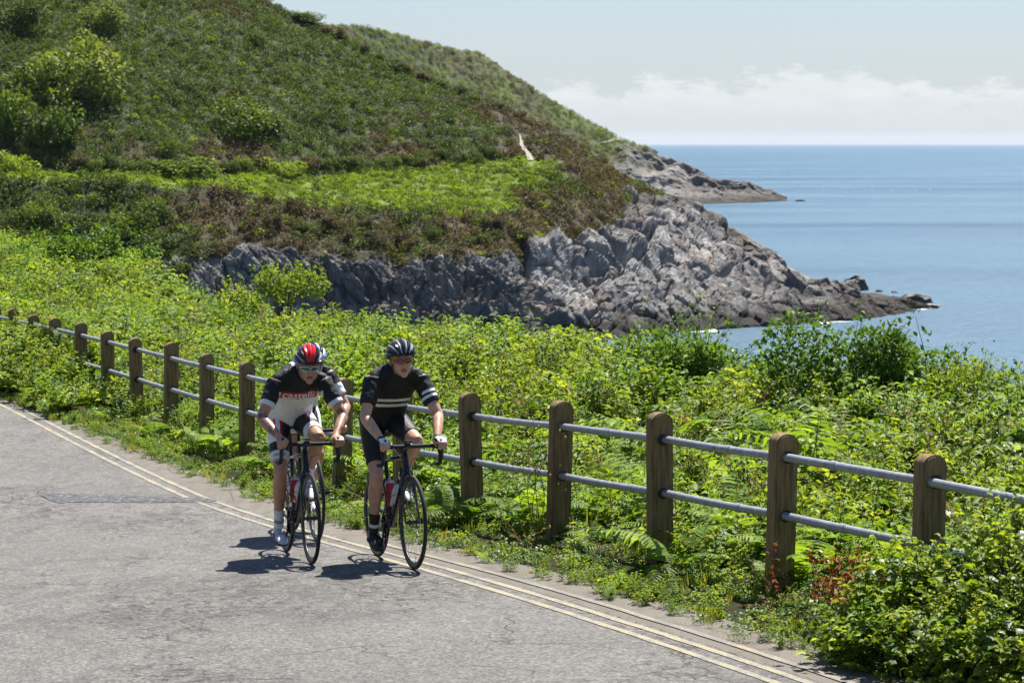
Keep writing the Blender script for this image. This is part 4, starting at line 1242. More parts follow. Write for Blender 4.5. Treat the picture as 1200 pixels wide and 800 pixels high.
def scrub():
    g = np.random.default_rng(71)
    A = HP[:-1, :-1]; B = HP[1:, :-1]; C = HP[:-1, 1:]
    area = np.linalg.norm(np.cross(B - A, C - A), axis=-1)
    wr = w_rock[:-1, :-1]; hr_ = HR[:-1, :-1]; zz = HP[:-1, :-1, 2]
    dens = np.where(hr_ < 2, 1.9, np.where(hr_ < 3.02, 2.6, 2.5)) * (wr < .5) * (zz > 1.5) * (hr_ < 4.99) * (HPX[:-1, :-1] > -40)
    dens = dens * np.where(hr_ > 3.02, np.where(HP[:-1, :-1, 1] * 0 + (HZ2[:-1, :-1] > 62), 0, 1), 1)
    lam = area * dens; k = g.poisson(lam)
    ii, jj = np.nonzero(k); rep = k[ii, jj]; ii = np.repeat(ii, rep); jj = np.repeat(jj, rep)
    u, v = g.random(len(ii)), g.random(len(ii))
    P = A[ii, jj] + (B - A)[ii, jj] * u[:, None] + (C - A)[ii, jj] * v[:, None]
    br = w_brown[ii, jj]; md = w_mead[ii, jj]; m = len(ii)
    q = br + .22 * g.normal(size=m)
    kind = np.where(q > .60, g.integers(0, 2, m), g.integers(2, 4, m))
    kind = np.where(md > .45, np.where(g.random(m) < .20, 2, g.integers(4, 6, m)), kind)
    kind = np.where((md <= .45) & (g.random(m) < .05), 4, kind)
    # keep the coast path clear
    cp, sp = math.cos(PITCH), math.sin(PITCH); dy_, dz_ = P[:, 1], P[:, 2] - CAMZ; wdep = dy_ * cp - dz_ * sp
    qx = 600 + 3200 * P[:, 0] / wdep; qy = 400 - 3200 * (dy_ * sp + dz_ * cp) / wdep
    on = (qy > 156) & (qy < 196) & (np.abs(qx - np.interp(qy, [159, 171, 176, 182, 190], [609.5, 611, 614, 619, 623])) < np.interp(qy, [159, 190], [4, 7]))
    P, br, md, kind, ii, jj = P[~on], br[~on], md[~on], kind[~on], ii[~on], jj[~on]; m = len(ii)
    sc = g.uniform(.45, 1.3, m) * np.where(md > .45, .85, 1.0) * np.where(HR[ii, jj] > 3.05, .85, 1.0)
    rot = np.stack([g.normal(0, .2, m) + .35, g.normal(0, .2, m), g.uniform(0, 6.28, m)], 1)
    rot[:, 0] -= .35
    S = np.repeat(sc[:, None], 3, 1); S[:, 2] *= g.uniform(.7, 1.3, m)
    pro = [p_scrub(72, M_HEATHER), p_scrub(73, M_HEATHER, .5, .9), p_scrub(74, M_GORSE), p_scrub(75, M_GORSE, .7, .65), p_scrub(76, M_BRACK_FAR, .6, .4), p_scrub(77, M_BRACK_FAR, .7, .45)]
    o = scatter('hill_scrub', P - np.array([0, 0, .12]), rot, S, kind, pro)
    tag(o, 'heather, gorse and bracken covering the hillside above the cliff', 'scrub', kind='stuff')
    print('scrub', m)
scrub()

def far_scrub():
    g = np.random.default_rng(91); FPn = np.stack([FX, FD - fd * fa * .9, FZ2], -1)
    A = FPn[:-1, :-1]; B = FPn[1:, :-1]; C = FPn[:-1, 1:]; area = np.linalg.norm(np.cross(B - A, C - A), axis=-1)
    k = g.poisson(area * .28 * (f_rock[:-1, :-1] < .5) * (FZ2[:-1, :-1] > 6)); ii, jj = np.nonzero(k); rep = k[ii, jj]; ii = np.repeat(ii, rep); jj = np.repeat(jj, rep); m = len(ii)
    P = A[ii, jj] + (B - A)[ii, jj] * g.random(m)[:, None] + (C - A)[ii, jj] * g.random(m)[:, None]
    q = f_brown[ii, jj] + .2 * g.normal(size=m); kind = np.where(q > .5, 0, 1); kind = np.where(g.random(m) < .12, 2, kind)
    o = scatter('far_scrub', P, np.stack([0 * q, 0 * q, g.uniform(0, 6.28, m)], 1), np.repeat(g.uniform(.8, 1.7, m)[:, None], 3, 1), kind, [p_scrub(92, M_HAZED_HEATH), p_scrub(93, M_BUSH_A), p_scrub(94, M_BRACK_FAR, .6, .4)])  # pale heath and pale bush kinds, haze painted into their colour
    tag(o, 'brown and green scrub on the further headland', 'scrub', kind='stuff')
far_scrub()

# ---- bushes on the hillside that can be told apart
def tris_of(P):
    nr, nc = P.shape[:2]; i = (np.arange(nr - 1)[:, None] * nc + np.arange(nc - 1)[None]).reshape(-1)
    return np.stack([i, i + 1, i + nc + 1, i + nc], -1)
HBVH = BVHTree.FromPolygons(HP.reshape(-1, 3).tolist(), tris_of(HP).tolist())
CAMP = Vector((0, 0, CAMZ))
def on_hill(px, py):
    h = HBVH.ray_cast(CAMP, ray(px, py).normalized()); return h[0]
def hill_bush_mesh(seed, m, n=1500):
    r = np.random.default_rng(seed); P = Plant(); lobes = 12
    c = r.normal(size=(lobes, 3)) * np.array([.22, .22, .13]) + np.array([0, 0, .34]); rad = r.uniform(.14, .26, lobes)
    k = r.integers(0, lobes, n); u = unit(n, r); pos = c[k] + u * (rad[k] * r.random(n) ** .3)[:, None]; pos[:, 2] = np.abs(pos[:, 2]) - .06
    P.leaves(pos, u + .8 * unit(n, r), u * .8 + np.array([0, 0, .6]) + .3 * r.normal(size=(n, 3)), .075 * r.uniform(.6, 1.2, n), 0, r=r, wid=.65, far=True)
    return P.mesh('crown', [m])
TRUNK = MB().tube([(0, 0, -.15), (.02, 0, .12), (-.01, .02, .34)], [.035, .028, .012], 6).mesh('trunk', M_WOODSTEM)
BUSH_M = {'pale': [hill_bush_mesh(81, M_BUSH_A), hill_bush_mesh(82, M_BUSH_A)], 'green': [hill_bush_mesh(83, M_BUSH_B), hill_bush_mesh(84, M_BUSH_B)],
          'bright': [hill_bush_mesh(85, M_BRACK_FAR)], 'gorse': [hill_bush_mesh(86, M_GORSE), hill_bush_mesh(87, M_GORSE)], 'heath': [hill_bush_mesh(88, M_HEATHER)]}
bseq = random.Random(9)
def hill_bush(px, py, wpx, hpx, tone, label, group=None, name='hillside_bush'):
    p = on_hill(px, py)
    if p is None: return
    s = p.y / 3200.0
    e = empty(name, p - Vector((0, 0, .1)), (0, 0, bseq.uniform(0, 6.28)))
    e.scale = (wpx * s / .95, wpx * s / .95, hpx * s / .72)
    tag(e, label, 'bush', group)
    add('crown', bseq.choice(BUSH_M[tone]), e); add('trunk', TRUNK, e)
hill_bush(95, 118, 95, 70, 'pale', 'largest pale green bush, spreading below the crest of the slope')
hill_bush(62, 176, 82, 66, 'green', 'round green bush just above the coast path at the foot of the slope')
hill_bush(8, 160, 64, 70, 'green', 'dark sided green bush beside the round one on the slope')
hill_bush(30, 112, 90, 50, 'green', 'wide low green bush below the largest pale bush')
hill_bush(118, 34, 54, 36, 'pale', 'pale bush with a dark shaded foot high on the slope')
hill_bush(28, 34, 58, 44, 'gorse', 'dark bush at the highest part of the slope')
hill_bush(104, 70, 44, 34, 'pale', 'small pale bush between the two big pale ones')
hill_bush(300, 54, 24, 20, 'gorse', 'lone small dark bush on the open middle of the hillside')
hill_bush(286, 152, 72, 46, 'green', 'broad green bush alone in the lower middle of the heather slope')
hill_bush(318, 158, 40, 26, 'green', 'smaller green bush touching the right end of the broad one')
hill_bush(212, 202, 84, 20, 'bright', 'bright yellow green bracken mound above the coast path')
hill_bush(325, 206, 52, 24, 'bright', 'bright green bush beside the coast path at the meadow corner')
hill_bush(200, 186, 36, 30, 'gorse', 'dark gorse bush behind the bright bracken mound')
hill_bush(360, 24, 36, 12, 'gorse', 'wind cut bush on the hill skyline')
hill_bush(398, 44, 16, 12, 'heath', 'small brown bush on the hill skyline')
hill_bush(524, 92, 24, 11, 'gorse', 'tiny dark bush near the right end of the hill skyline')
hill_bush(12, 204, 50, 30, 'bright', 'yellow green bush at the path below the dark sided one')
for k in range(26):
    px = 90 + k * 19.5 + bseq.uniform(-6, 6)
    py = float(np.interp(px, HC, H_top)) - bseq.uniform(3, 10)
    hill_bush(px, py, bseq.uniform(20, 34), bseq.uniform(11, 19), bseq.choice(['gorse', 'gorse', 'heath', 'green']), 'gorse bush in the hedge line above the bright meadow', 'gorse bushes in the hedge line')
for k in range(15):
    px = 345 + k * 19 + bseq.uniform(-7, 7); py = float(np.interp(px, HC, H_sky)) + bseq.uniform(2, 7)
    hill_bush(px, py, bseq.uniform(16, 30), bseq.uniform(6, 11), bseq.choice(['gorse', 'heath', 'gorse']), 'low dark gorse bush along the ridge of the nearer hill', 'gorse bushes along the nearer ridge')
for k in range(20):
    px = bseq.uniform(250, 600); py = float(np.interp(px, HC, H_low)) + bseq.uniform(2, 34)
    hill_bush(px, py, bseq.uniform(18, 36), bseq.uniform(12, 20), bseq.choice(['gorse', 'heath', 'heath', 'gorse']), 'brown and dark scrub bush on the shaded scarp below the meadow', 'scrub bushes on the scarp')
for k in range(12):
    px = bseq.uniform(-10, 190); py = bseq.uniform(252, 300)
    hill_bush(px, py, bseq.uniform(30, 52), bseq.uniform(20, 34), bseq.choice(['gorse', 'green', 'green']), 'dark green bush on the shaded scarp above the bank crest', 'bushes on the left scarp')

# ---- coast path showing pale in two places
def path_strip(name, pts, wpx, bvh, up=False):
    L = []; Rr = []
    for (px, py), w in zip(pts, wpx):
        for side, acc in ((-1, L), (1, Rr)):
            h = bvh.ray_cast(CAMP, ray(px + (0 if up else side * w / 2), py + (side * w / 2 if up else 0)).normalized())[0]
            acc.append((h + Vector((0, -.2, .16))) if h else None)
    ok = [i for i in range(len(L)) if L[i] and Rr[i]]
    V = [L[i] for i in ok] + [Rr[i] for i in ok]; n = len(ok)
    F = [(i, i + 1, n + i + 1, n + i) for i in range(n - 1)]
    t = NT('path_gravel'); g = t.noise(t.coord('Object'), 2.5, 5, .7); c = t.ramp(g, [(.3, (.26, .235, .195)), (.7, (.36, .33, .28))])
    me = mesh_from(name, [tuple(v) for v in V], F, t.done(t.pbsdf(c, .9)))
    tag(add(name, me), kind='structure')
path_strip('coast_path', [(609, 159), (610, 163), (611, 167), (611, 171), (614, 176), (619, 182), (622, 189)], [1.5, 2.5, 3.5, 4.5, 5.5, 6.5, 7], HBVH)
FP = np.stack([FX, FD - fd * fa * .9, FZ2], -1)
FBVH = BVHTree.FromPolygons(FP.reshape(-1, 3).tolist(), tris_of(FP).tolist())
path_strip('ridge_path', [(702, 168), (707, 167.2), (712, 166.3), (717, 165), (722, 163.9), (727, 164.2), (730, 166)], [1, 1.8, 2.2, 2.4, 2.4, 2, 1], FBVH, True)

# ---- shore details: marker post, skerries, buoys, foam
def marker_post():
    p = on_hill(806, 266); e = empty('marker_post', p); tag(e, 'thin pale marker post on the sunlit rocks of the point', 'post')
    MB().tube([(0, 0, -.4), (0, 0, 1.5)], [.07, .06], 8).build('pole', simple('pale_pole', (.30, .29, .27), .7), e)
    MB().box((0, 0, 1.15), (.36, .05, .22)).build('plate', simple('pole_plate', (.34, .33, .30), .7), e, False)
marker_post()
M_SKERRY = simple('wet_dark_rock', (.030, .027, .022), .6, 0, .4, 2)
def skerry(px, py, w, h, label, seed):
    p = at_height(px, py, 0); r = np.random.default_rng(seed); bm = bmesh.new(); bmesh.ops.create_icosphere(bm, subdivisions=3, radius=1)
    co = np.array([v.co[:] for v in bm.verts]); n = fbm(co[:, 0] * 1.6 + seed, co[:, 1] * 1.6, co[:, 2] * 1.6, oct=4, ridged=True)
    for v, k in zip(bm.verts, n): v.co = Vector((v.co.x * w * (1 + .35 * k), v.co.y * w * .6 * (1 + .35 * k), v.co.z * h * (1 + .6 * k)))
    me = bpy.data.meshes.new('sea_rock'); bm.to_mesh(me); bm.free(); me.materials.append(M_SKERRY)
    tag(add('sea_rock', me, None, (p.x, p.y, -.05 * h)), label, 'rock')
skerry(938, 236, 1.7, .55, 'lone dark rock off the end of the further headland', 3)
skerry(1030, 342, .45, .25, 'small black rock just off the low dark point', 5)
skerry(1048, 343, .4, .22, 'smaller black rock further off the low dark point', 6)
skerry(1002, 340, 1.6, 1.5, 'jagged black hump on the ridge of the low dark point', 8)
skerry(1072, 356, 2.0, 1.0, 'black jagged rock near the tip of the low dark point', 9)
skerry(1092, 361, 1.1, .45, 'last dark rock at the very tip of the low point', 10)
def buoy(px, py):
    p = at_height(px, py, 0); e = empty('buoy', p); tag(e, 'tiny white buoy floating off the further headland', 'buoy', 'white buoys on the bay')
    MB().lathe((0, 0, -.3), (0, 0, 1), [(0, .12), (.2, .3), (.45, .3), (.6, .15), (.75, .06), (1.2, .05)], 12).build('float', simple('white_buoy', (.75, .75, .75), .5), e)
for px in (964, 973, 994, 1000, 1014, 1022, 1046, 1073, 1090): buoy(px, 222.5 + (px * 7 % 5) * .3)
def foam():
    t = NT('foam'); c = t.ramp(t.noise(t.coord('Object'), 1.2, 4), [(.3, (.45, .48, .48)), (.7, (.75, .77, .77))]); m = t.done(t.pbsdf(c, .8))
    r = random.Random(12); mb = MB()
    for k in range(64):
        px = r.uniform(820, 1098); py = float(np.interp(px, HC, W_)) + r.uniform(-.2, 1.6)
        if pnoise(np.array([px * .05]), np.array([3.3]))[0] < .05: continue
        p = at_height(px, py, .06); L = r.uniform(.3, 1.6); w = r.uniform(.15, .5); n = 9
        vs = [(p.x + L * math.cos(6.283 * i / n) * r.uniform(.6, 1.1), p.y + w * math.sin(6.283 * i / n) * r.uniform(.6, 1.1), .05) for i in range(n)]
        vs.append((p.x, p.y, .13)); mb.put(vs, [(i, (i + 1) % n, n) for i in range(n)])
    o = mb.build('foam', m); tag(o, 'broken white foam along the foot of the rocks', 'foam', kind='stuff')
foam()

# ------------------------------------------------------------------ racing bicycles
# local frame: x forward, y to the rider's left, z up, origin under the rear hub on the road
M_CARBON = simple('black_gloss_frame', (.012, .012, .013), .22, 0, .3, 30, spec=.6)
M_TYRE = simple('tyre_rubber', (.018, .018, .018), .8, 0, .25, 60)
M_RIM = simple('black_rim', (.025, .025, .027), .35, .2)
M_ALLOY = simple('alloy', (.45, .45, .46), .32, .9, .1)
M_DARKMETAL = simple('dark_metal', (.06, .06, .065), .4, .7)
M_BARTAPE = simple('bar_tape', (.016, .016, .017), .75, 0, .3, 120, .3)
M_HOOD = simple('hood_rubber', (.014, .014, .015), .6)
M_SADDLE = simple('saddle_cover', (.02, .02, .02), .5)
M_FRAMEWHITE = simple('white_decal', (.7, .7, .7), .35)
M_FRAMERED = simple('red_decal', (.55, .03, .03), .35)
WR, WB = .335, .985
BB = Vector((.408, 0, .272)); CR = .1725
HUBR, HUBF = Vector((0, 0, WR)), Vector((WB, 0, WR))
ST_TOP = BB + Vector((-.284, 0, .959)) * .505
HT_LO, HT_UP = Vector((.834, 0, .690)), Vector((.796, 0, .815))
BARC = Vector((.893, 0, .872))
SADDLE = Vector((.185, 0, .985))
SPOKE = MB().tube([(0, 0, .018), (0, 0, .300)], .0011, 4).mesh('spoke', M_ALLOY)
_tyre = MB().ring((0, 0, 0), (0, 1, 0), WR - .0125, .0128, 72, 10).mesh('tyre', M_TYRE)
_rim = MB()
for i in range(1):
    V = []; Fc = []; prof = [(.318, .0105), (.311, .0115), (.296, .009), (.286, .004), (.286, -.004), (.296, -.009), (.311, -.0115), (.318, -.0105)]
    S = 64
    for k in range(S):
        a = 2 * math.pi * k / S
        for r_, y_ in prof: V.append((r_ * math.cos(a), y_, r_ * math.sin(a)))
    m_ = len(prof)
    for k in range(S):
        for j in range(m_): Fc.append((k * m_ + j, k * m_ + (j + 1) % m_, ((k + 1) % S) * m_ + (j + 1) % m_, ((k + 1) % S) * m_ + j))
    _rim.put(V, Fc)
_rim = _rim.mesh('rim', M_RIM)
_hub = MB().lathe((0, -.05, 0), (0, 1, 0), [(0, .012), (.02, .012), (.022, .022), (.028, .022), (.03, .014), (.07, .014), (.072, .022), (.078, .022), (.08, .012), (.1, .012)], 14).mesh('hub', M_DARKMETAL)

def crank_pos(ang, side):
    """ang: angle of the right crank, 0 = forward, 90 deg = down; side -1 right, +1 left"""
    a = ang if side < 0 else ang + math.pi
    return BB + Vector((CR * math.cos(a), 0, -CR * math.sin(a)))

def build_bike(label, M, ang, accent):
    b = empty('racing_bicycle'); b.matrix_world = M
    tag(b, label, 'bicycle', 'racing bicycles on the road')
    def part(name, mb, m, par=b, smooth=True): return mb.build(name, m, par, smooth)
    # frame
    mb = MB()
    mb.tube([BB + Vector((0, 0, 0)), ST_TOP], .0165, 12)
    mb.tube([ST_TOP - Vector((-.284, 0, .959)) * .02, HT_UP - Vector((.0, 0, .022))], [.0165, .0185], 12)
    mb.tube([BB, HT_LO + Vector((.0, 0, .022))], [.028, .023], 14)
    mb.tube([HT_LO, HT_UP], [.027, .022], 14)
    for s in (-1, 1):
        mb.tube([BB + Vector((-.03, s * .03, 0)), Vector((.20, s * .040, .290)), HUBR + Vector((.01, s * .062, 0))], [.013, .011, .009], 8)
        mb.tube([ST_TOP + Vector((.003, s * .012, -.04)), HUBR + Vector((.14, s * .045, .27)), HUBR + Vector((.008, s * .062, .01))], [.009, .008, .0075], 8)
    mb.lathe(BB + Vector((0, -.038, 0)), (0, 1, 0), [(0, .024), (.076, .024)], 16)
    fr = part('frame', mb, M_CARBON)
    for s in (-1, 1):     # lettering panels on the down tube
        d = (HT_LO - BB).normalized(); c = BB.lerp(HT_LO, .58)
        m2 = MB().box(c + Vector((0, s * .0275, 0)), (.20, .003, .018), Matrix.Rotation(-math.atan2(d.z, d.x), 3, 'Y'))
        part('frame_decal', m2, accent, fr, False)
    # fork
    mb = MB()
    mb.tube([HT_LO, HT_LO + Vector((.012, 0, -.03))], .024, 12)
    for s in (-1, 1):
        mb.tube([HT_LO + Vector((.008, s * .012, -.012)), HT_LO + Vector((.018, s * .042, -.055)), HT_LO + Vector((.075, s * .050, -.22)), HUBF + Vector((-.006, s * .052, .01)), HUBF + Vector((0, s * .052, -.008))], [.017, .0155, .0125, .009, .009], 8, flat=((0, 1, 0), .75))
    part('fork', mb, M_CARBON)
    # seat post and saddle
    part('seat_post', MB().tube([ST_TOP - Vector((-.284, 0, .959)) * .03, ST_TOP + Vector((-.284, 0, .959)) * .175], .0135, 12), M_CARBON)
    prof = [(-.13, .068, .012), (-.11, .072, .018), (-.06, .064, .016), (.0, .036, .013), (.06, .022, .013), (.12, .019, .012), (.14, .012, .006)]
    V = []; F = []; n = 14
    for x, w, h in prof:
        for k in range(n):
            a = 2 * math.pi * k / n; V.append((SADDLE.x + x, w * math.cos(a), SADDLE.z - .02 + h * math.sin(a) + (.008 if x < -.09 else 0)))
    for i in range(len(prof) - 1):
        for k in range(n): F.append((i * n + k, i * n + (k + 1) % n, (i + 1) * n + (k + 1) % n, (i + 1) * n + k))
    F += [tuple(reversed(range(n))), tuple((len(prof) - 1) * n + k for k in range(n))]
    sd = part('saddle', MB().put(V, F), M_SADDLE)
    mb = MB()
    for s in (-1, 1): mb.tube([SADDLE + Vector((-.10, s * .022, -.03)), SADDLE + Vector((-.05, s * .022, -.055)), SADDLE + Vector((.05, s * .022, -.055)), SADDLE + Vector((.11, s * .012, -.028))], .0035, 6)
    part('saddle_rail', mb, M_ALLOY, sd)
    # stem, bars, levers
    part('stem', MB().tube([HT_UP - Vector((-.292, 0, .956)) * 0, HT_UP + Vector((-.292, 0, .956)) * .035], .019, 12).tube([HT_UP + Vector((-.292, 0, .956)) * .026, BARC], [.017, .015], 12).lathe(BARC + Vector((0, -.022, 0)), (0, 1, 0), [(0, .021), (.044, .021)], 14), M_CARBON)
    mb = MB(); side = []
    for s in (-1, 1):
        p = [(0, s * .0, 0), (0, s * .10, 0), (0, s * .165, 0), (.012, s * .192, -.002), (.04, s * .204, -.006), (.075, s * .207, -.020), (.098, s * .209, -.050), (.098, s * .211, -.085), (.075, s * .213, -.118), (.03, s * .215, -.130), (-.035, s * .216, -.132)]
        mb.tube([BARC + Vector(q) for q in p], [.0150] * 3 + [.0145] * 8, 10)
    hb = part('handlebar', mb, M_BARTAPE)
    mb = MB().tube([BARC + Vector((-.004, -.05, .030)), BARC + Vector((-.004, .05, .030))], .004, 6)
    part('cycle_computer', MB().box(BARC + Vector((-.01, 0, .036)), (.06, .042, .014)), M_DARKMETAL, hb, False)
    for s in (-1, 1):
        mb = MB()
        mb.tube([BARC + Vector((.045, s * .205, .002)), BARC + Vector((.085, s * .207, .010)), BARC + Vector((.118, s * .207, .030)), BARC + Vector((.135, s * .206, .056))], [.017, .018, .017, .012], 10, flat=((0, 1, 0), .8))
        h = part('brake_hood', mb, M_HOOD, hb)
        mb = MB().tube([BARC + Vector((.128, s * .207, .035)), BARC + Vector((.150, s * .209, .0)), BARC + Vector((.145, s * .212, -.055)), BARC + Vector((.128, s * .214, -.095))], [.008, .009, .008, .006], 8, flat=((1, 0, 0), .55))
        part('brake_lever', mb, M_DARKMETAL, hb)
    mb = MB()
    for s in (-1, 1):
        mb.tube([BARC + Vector((.02, s * .12, -.01)), BARC + Vector((.075, s * .08, -.07)), HT_LO + Vector((.06, s * .03, .09)), HT_LO + Vector((.02, s * .015, .02))], .0026, 6)
    part('brake_cable', mb, M_HOOD, hb)
    # brakes
    for nm, c, dx in (('brake_caliper', HT_LO + Vector((.04, 0, -.03)), 1), ('brake_caliper', HUBR + Vector((.155, 0, .315)), -1)):
        mb = MB(); mb.tube([c + Vector((0, -.035, -.055)), c + Vector((0, -.034, -.01)), c + Vector((0, 0, .012)), c + Vector((0, .034, -.01)), c + Vector((0, .035, -.055))], .008, 8)
        part(nm, mb, M_DARKMETAL)
    # drivetrain
    cs = part('chainset', MB().ring(BB + Vector((0, -.045, 0)), (0, 1, 0), .098, .006, 40, 6).ring(BB + Vector((0, -.039, 0)), (0, 1, 0), .074, .006, 32, 6), M_DARKMETAL)
    mb = MB()
    for k in range(5):
        a = ang + 2 * math.pi * k / 5; mb.tube([BB + Vector((0, -.045, 0)), BB + Vector((.094 * math.cos(a), -.045, -.094 * math.sin(a)))], [.012, .008], 6)
    part('spider', mb, M_CARBON, cs)
    for s in (-1, 1):
        p = crank_pos(ang, s)
        mb = MB().tube([BB + Vector((0, s * .060, 0)), p + Vector((0, s * .072, 0))], [.015, .011], 10, flat=((0, 1, 0), .6))
        part('crank_arm', mb, M_CARBON)
        pd = part('pedal', MB().tube([p + Vector((0, s * .072, 0)), p + Vector((0, s * .135, 0))], .008, 8).box(p + Vector((.004, s * .108, .0)), (.075, .058, .014)), M_DARKMETAL, b, False)
    mb = MB()
    for k in range(6): mb.ring(HUBR + Vector((0, -.052 + .0045 * k, 0)), (0, 1, 0), .025 + .0045 * k, .0022, 24, 4)
    part('cassette', mb, M_ALLOY)
    mb = MB()
    mb.tube([BB + Vector((-.01, -.045, .100)), HUBR + Vector((0, -.043, .038))], .0036, 6)
    mb.tube([BB + Vector((-.01, -.045, -.100)), HUBR + Vector((.035, -.045, -.115)), HUBR + Vector((.028, -.045, -.06))], .0036, 6)
    mb.ring(BB + Vector((0, -.045, 0)), (0, 1, 0), .102, .0036, 36, 5)
    part('chain', mb, M_DARKMETAL)
    mb = MB().tube([HUBR + Vector((.005, -.055, -.02)), HUBR + Vector((.030, -.055, -.065)), HUBR + Vector((.038, -.052, -.12))], [.010, .011, .007], 8).ring(HUBR + Vector((.030, -.045, -.065)), (0, 1, 0), .014, .005, 14, 5).ring(HUBR + Vector((.040, -.045, -.118)), (0, 1, 0), .014, .005, 14, 5)
    part('derailleur', mb, M_DARKMETAL)
    # wheels
    for c in (HUBR, HUBF):
        w = empty('wheel'); w.parent = b; w.location = c; w.rotation_euler = (0, .3 * c.x + ang, 0)
        add('tyre', _tyre, w); add('rim', _rim, w); add('hub', _hub, w)
        for k in range(20):
            s_ = -1 if k % 2 else 1
            add('spoke', SPOKE, w, (0, s_ * .022, 0), (s_ * .066, 2 * math.pi * k / 20, 0)).rotation_mode = 'YXZ'
    # bottle cages
    d = (HT_LO - BB).normalized(); up = Vector((-d.z, 0, d.x))
    for c, dd, uu in ((BB.lerp(HT_LO, .40), d, up), (BB + Vector((-.284, 0, .959)) * .20, Vector((-.284, 0, .959)), Vector((.959, 0, .284)))):
        mb = MB()
        for s in (-1, 1): mb.tube([c - dd * .07 + uu * .03, c - dd * .07 + uu * .055 + Vector((0, s * .039, 0)), c + dd * .02 + uu * .058 + Vector((0, s * .040, 0)), c + dd * .07 + uu * .03 + Vector((0, s * .02, 0))], .0032, 6)
        part('bottle_cage', mb, M_DARKMETAL)
    return b

def water_bottle(M, tube, body, cap, label, band=None):
    d = (HT_LO - BB).normalized(); up = Vector((-d.z, 0, d.x)); c = BB.lerp(HT_LO, .40)
    if tube == 'seat': d = Vector((-.284, 0, .959)); up = Vector((.959, 0, .284)); c = BB + d * .20
    base = c - d * .075 + up * .062
    e = empty('water_bottle'); e.matrix_world = M @ Matrix.Translation(base) @ d.to_track_quat('Z', 'X').to_matrix().to_4x4()
    tag(e, label, 'bottle', 'water bottles in the bicycle cages')
    MB().lathe((0, 0, 0), (0, 0, 1), [(0, .033), (.004, .0365), (.085, .0365), (.092, .0335), (.104, .0335), (.112, .0365), (.150, .0365), (.166, .030)], 24).build('bottle_body', body, e)
    MB().lathe((0, 0, .1662), (0, 0, 1), [(0, .032), (.018, .032), (.026, .020), (.030, .012), (.044, .011), (.048, .008)], 20).build('cap', cap, e)
    if band: MB().lathe((0, 0, .03), (0, 0, 1), [(0, .0368), (.05, .0372)], 24).build('printed_band', band, e)
    return e

# ------------------------------------------------------------------ riders
def limb(mb, pts, rad, ref=(0, 1, 0), seg=16, capf=.75):
    """closed tapered tube; rad entries are r or (r along ref side, r across)"""
    pts = [Vector(p) for p in pts]; rad = [(r, r) if isinstance(r, (int, float)) else r for r in rad]
    t0 = (pts[0] - pts[1]).normalized(); t1 = (pts[-1] - pts[-2]).normalized()
    P = []; Q = []
    for f, g in ((1.0, .05), (.92, .45), (.6, .82)):
        P.append(pts[0] + t0 * f * capf * min(rad[0])); Q.append((rad[0][0] * g, rad[0][1] * g))
    P += pts; Q += rad
    for f, g in ((.6, .82), (.92, .45), (1.0, .05)):
        P.append(pts[-1] + t1 * f * capf * min(rad[-1])); Q.append((rad[-1][0] * g, rad[-1][1] * g))
    V = []; F = []; n = len(P); ref = Vector(ref)
    for i in range(n):
        t = (P[min(i + 1, n - 1)] - P[max(i - 1, 0)]).normalized()
        u = (ref - t * ref.dot(t)).normalized(); w = t.cross(u)
        for k in range(seg):
            a = 2 * math.pi * k / seg; V.append(P[i] + u * (Q[i][0] * math.cos(a)) + w * (Q[i][1] * math.sin(a)))
    for i in range(n - 1):
        for k in range(seg): F.append((i * seg + k, i * seg + (k + 1) % seg, (i + 1) * seg + (k + 1) % seg, (i + 1) * seg + k))
    F += [tuple(reversed(range(seg))), tuple((n - 1) * seg + k for k in range(seg))]
    mb.put(V, F)

def fuse(name, mb, voxel, smooth_it=4, mats=None, wrinkle=None):
    """union of closed pieces into one continuous surface"""
    me = mb.mesh(name + '_raw', None, True)
    o = bpy.data.objects.new(name + '_raw', me); COL.objects.link(o)
    md = o.modifiers.new('r', 'REMESH'); md.mode = 'VOXEL'; md.voxel_size = voxel
    ms = o.modifiers.new('s', 'SMOOTH'); ms.factor = .5; ms.iterations = smooth_it
    dg = bpy.context.evaluated_depsgraph_get()
    out = bpy.data.meshes.new_from_object(o.evaluated_get(dg)); out.name = name
    bpy.data.objects.remove(o); bpy.data.meshes.remove(me)
    if wrinkle:
        n = len(out.vertices); co = np.empty(n * 3, np.float32); out.vertices.foreach_get('co', co); co = co.reshape(-1, 3)
        no = np.empty(n * 3, np.float32); out.vertices.foreach_get('normal', no); no = no.reshape(-1, 3)
        a, f = wrinkle
        w = fbm(co[:, 0] * f + co[:, 2] * f * .7, co[:, 1] * f * 1.6, co[:, 2] * f - co[:, 0] * f, oct=3, ridged=True)
        co += no * (a * w)[:, None].astype(np.float32)
        out.vertices.foreach_set('co', co.reshape(-1))
    out.materials.clear()
    for m in (mats or []): out.materials.append(m)
    out.polygons.foreach_set('use_smooth', np.ones(len(out.polygons), bool)); out.update()
    return out
def centers(me):
    c = np.empty(len(me.polygons) * 3, np.float32); me.polygons.foreach_get('center', c); return c.reshape(-1, 3)

def ik(a, b, l1, l2, pole):
    a, b = Vector(a), Vector(b); d = b - a; L = min(d.length, (l1 + l2) * .998); dn = d.normalized()
    x = (l1 * l1 - l2 * l2 + L * L) / (2 * L); h = math.sqrt(max(1e-6, l1 * l1 - x * x))
    p = Vector(pole); p = (p - dn * p.dot(dn)).normalized()
    return a + dn * x + p * h

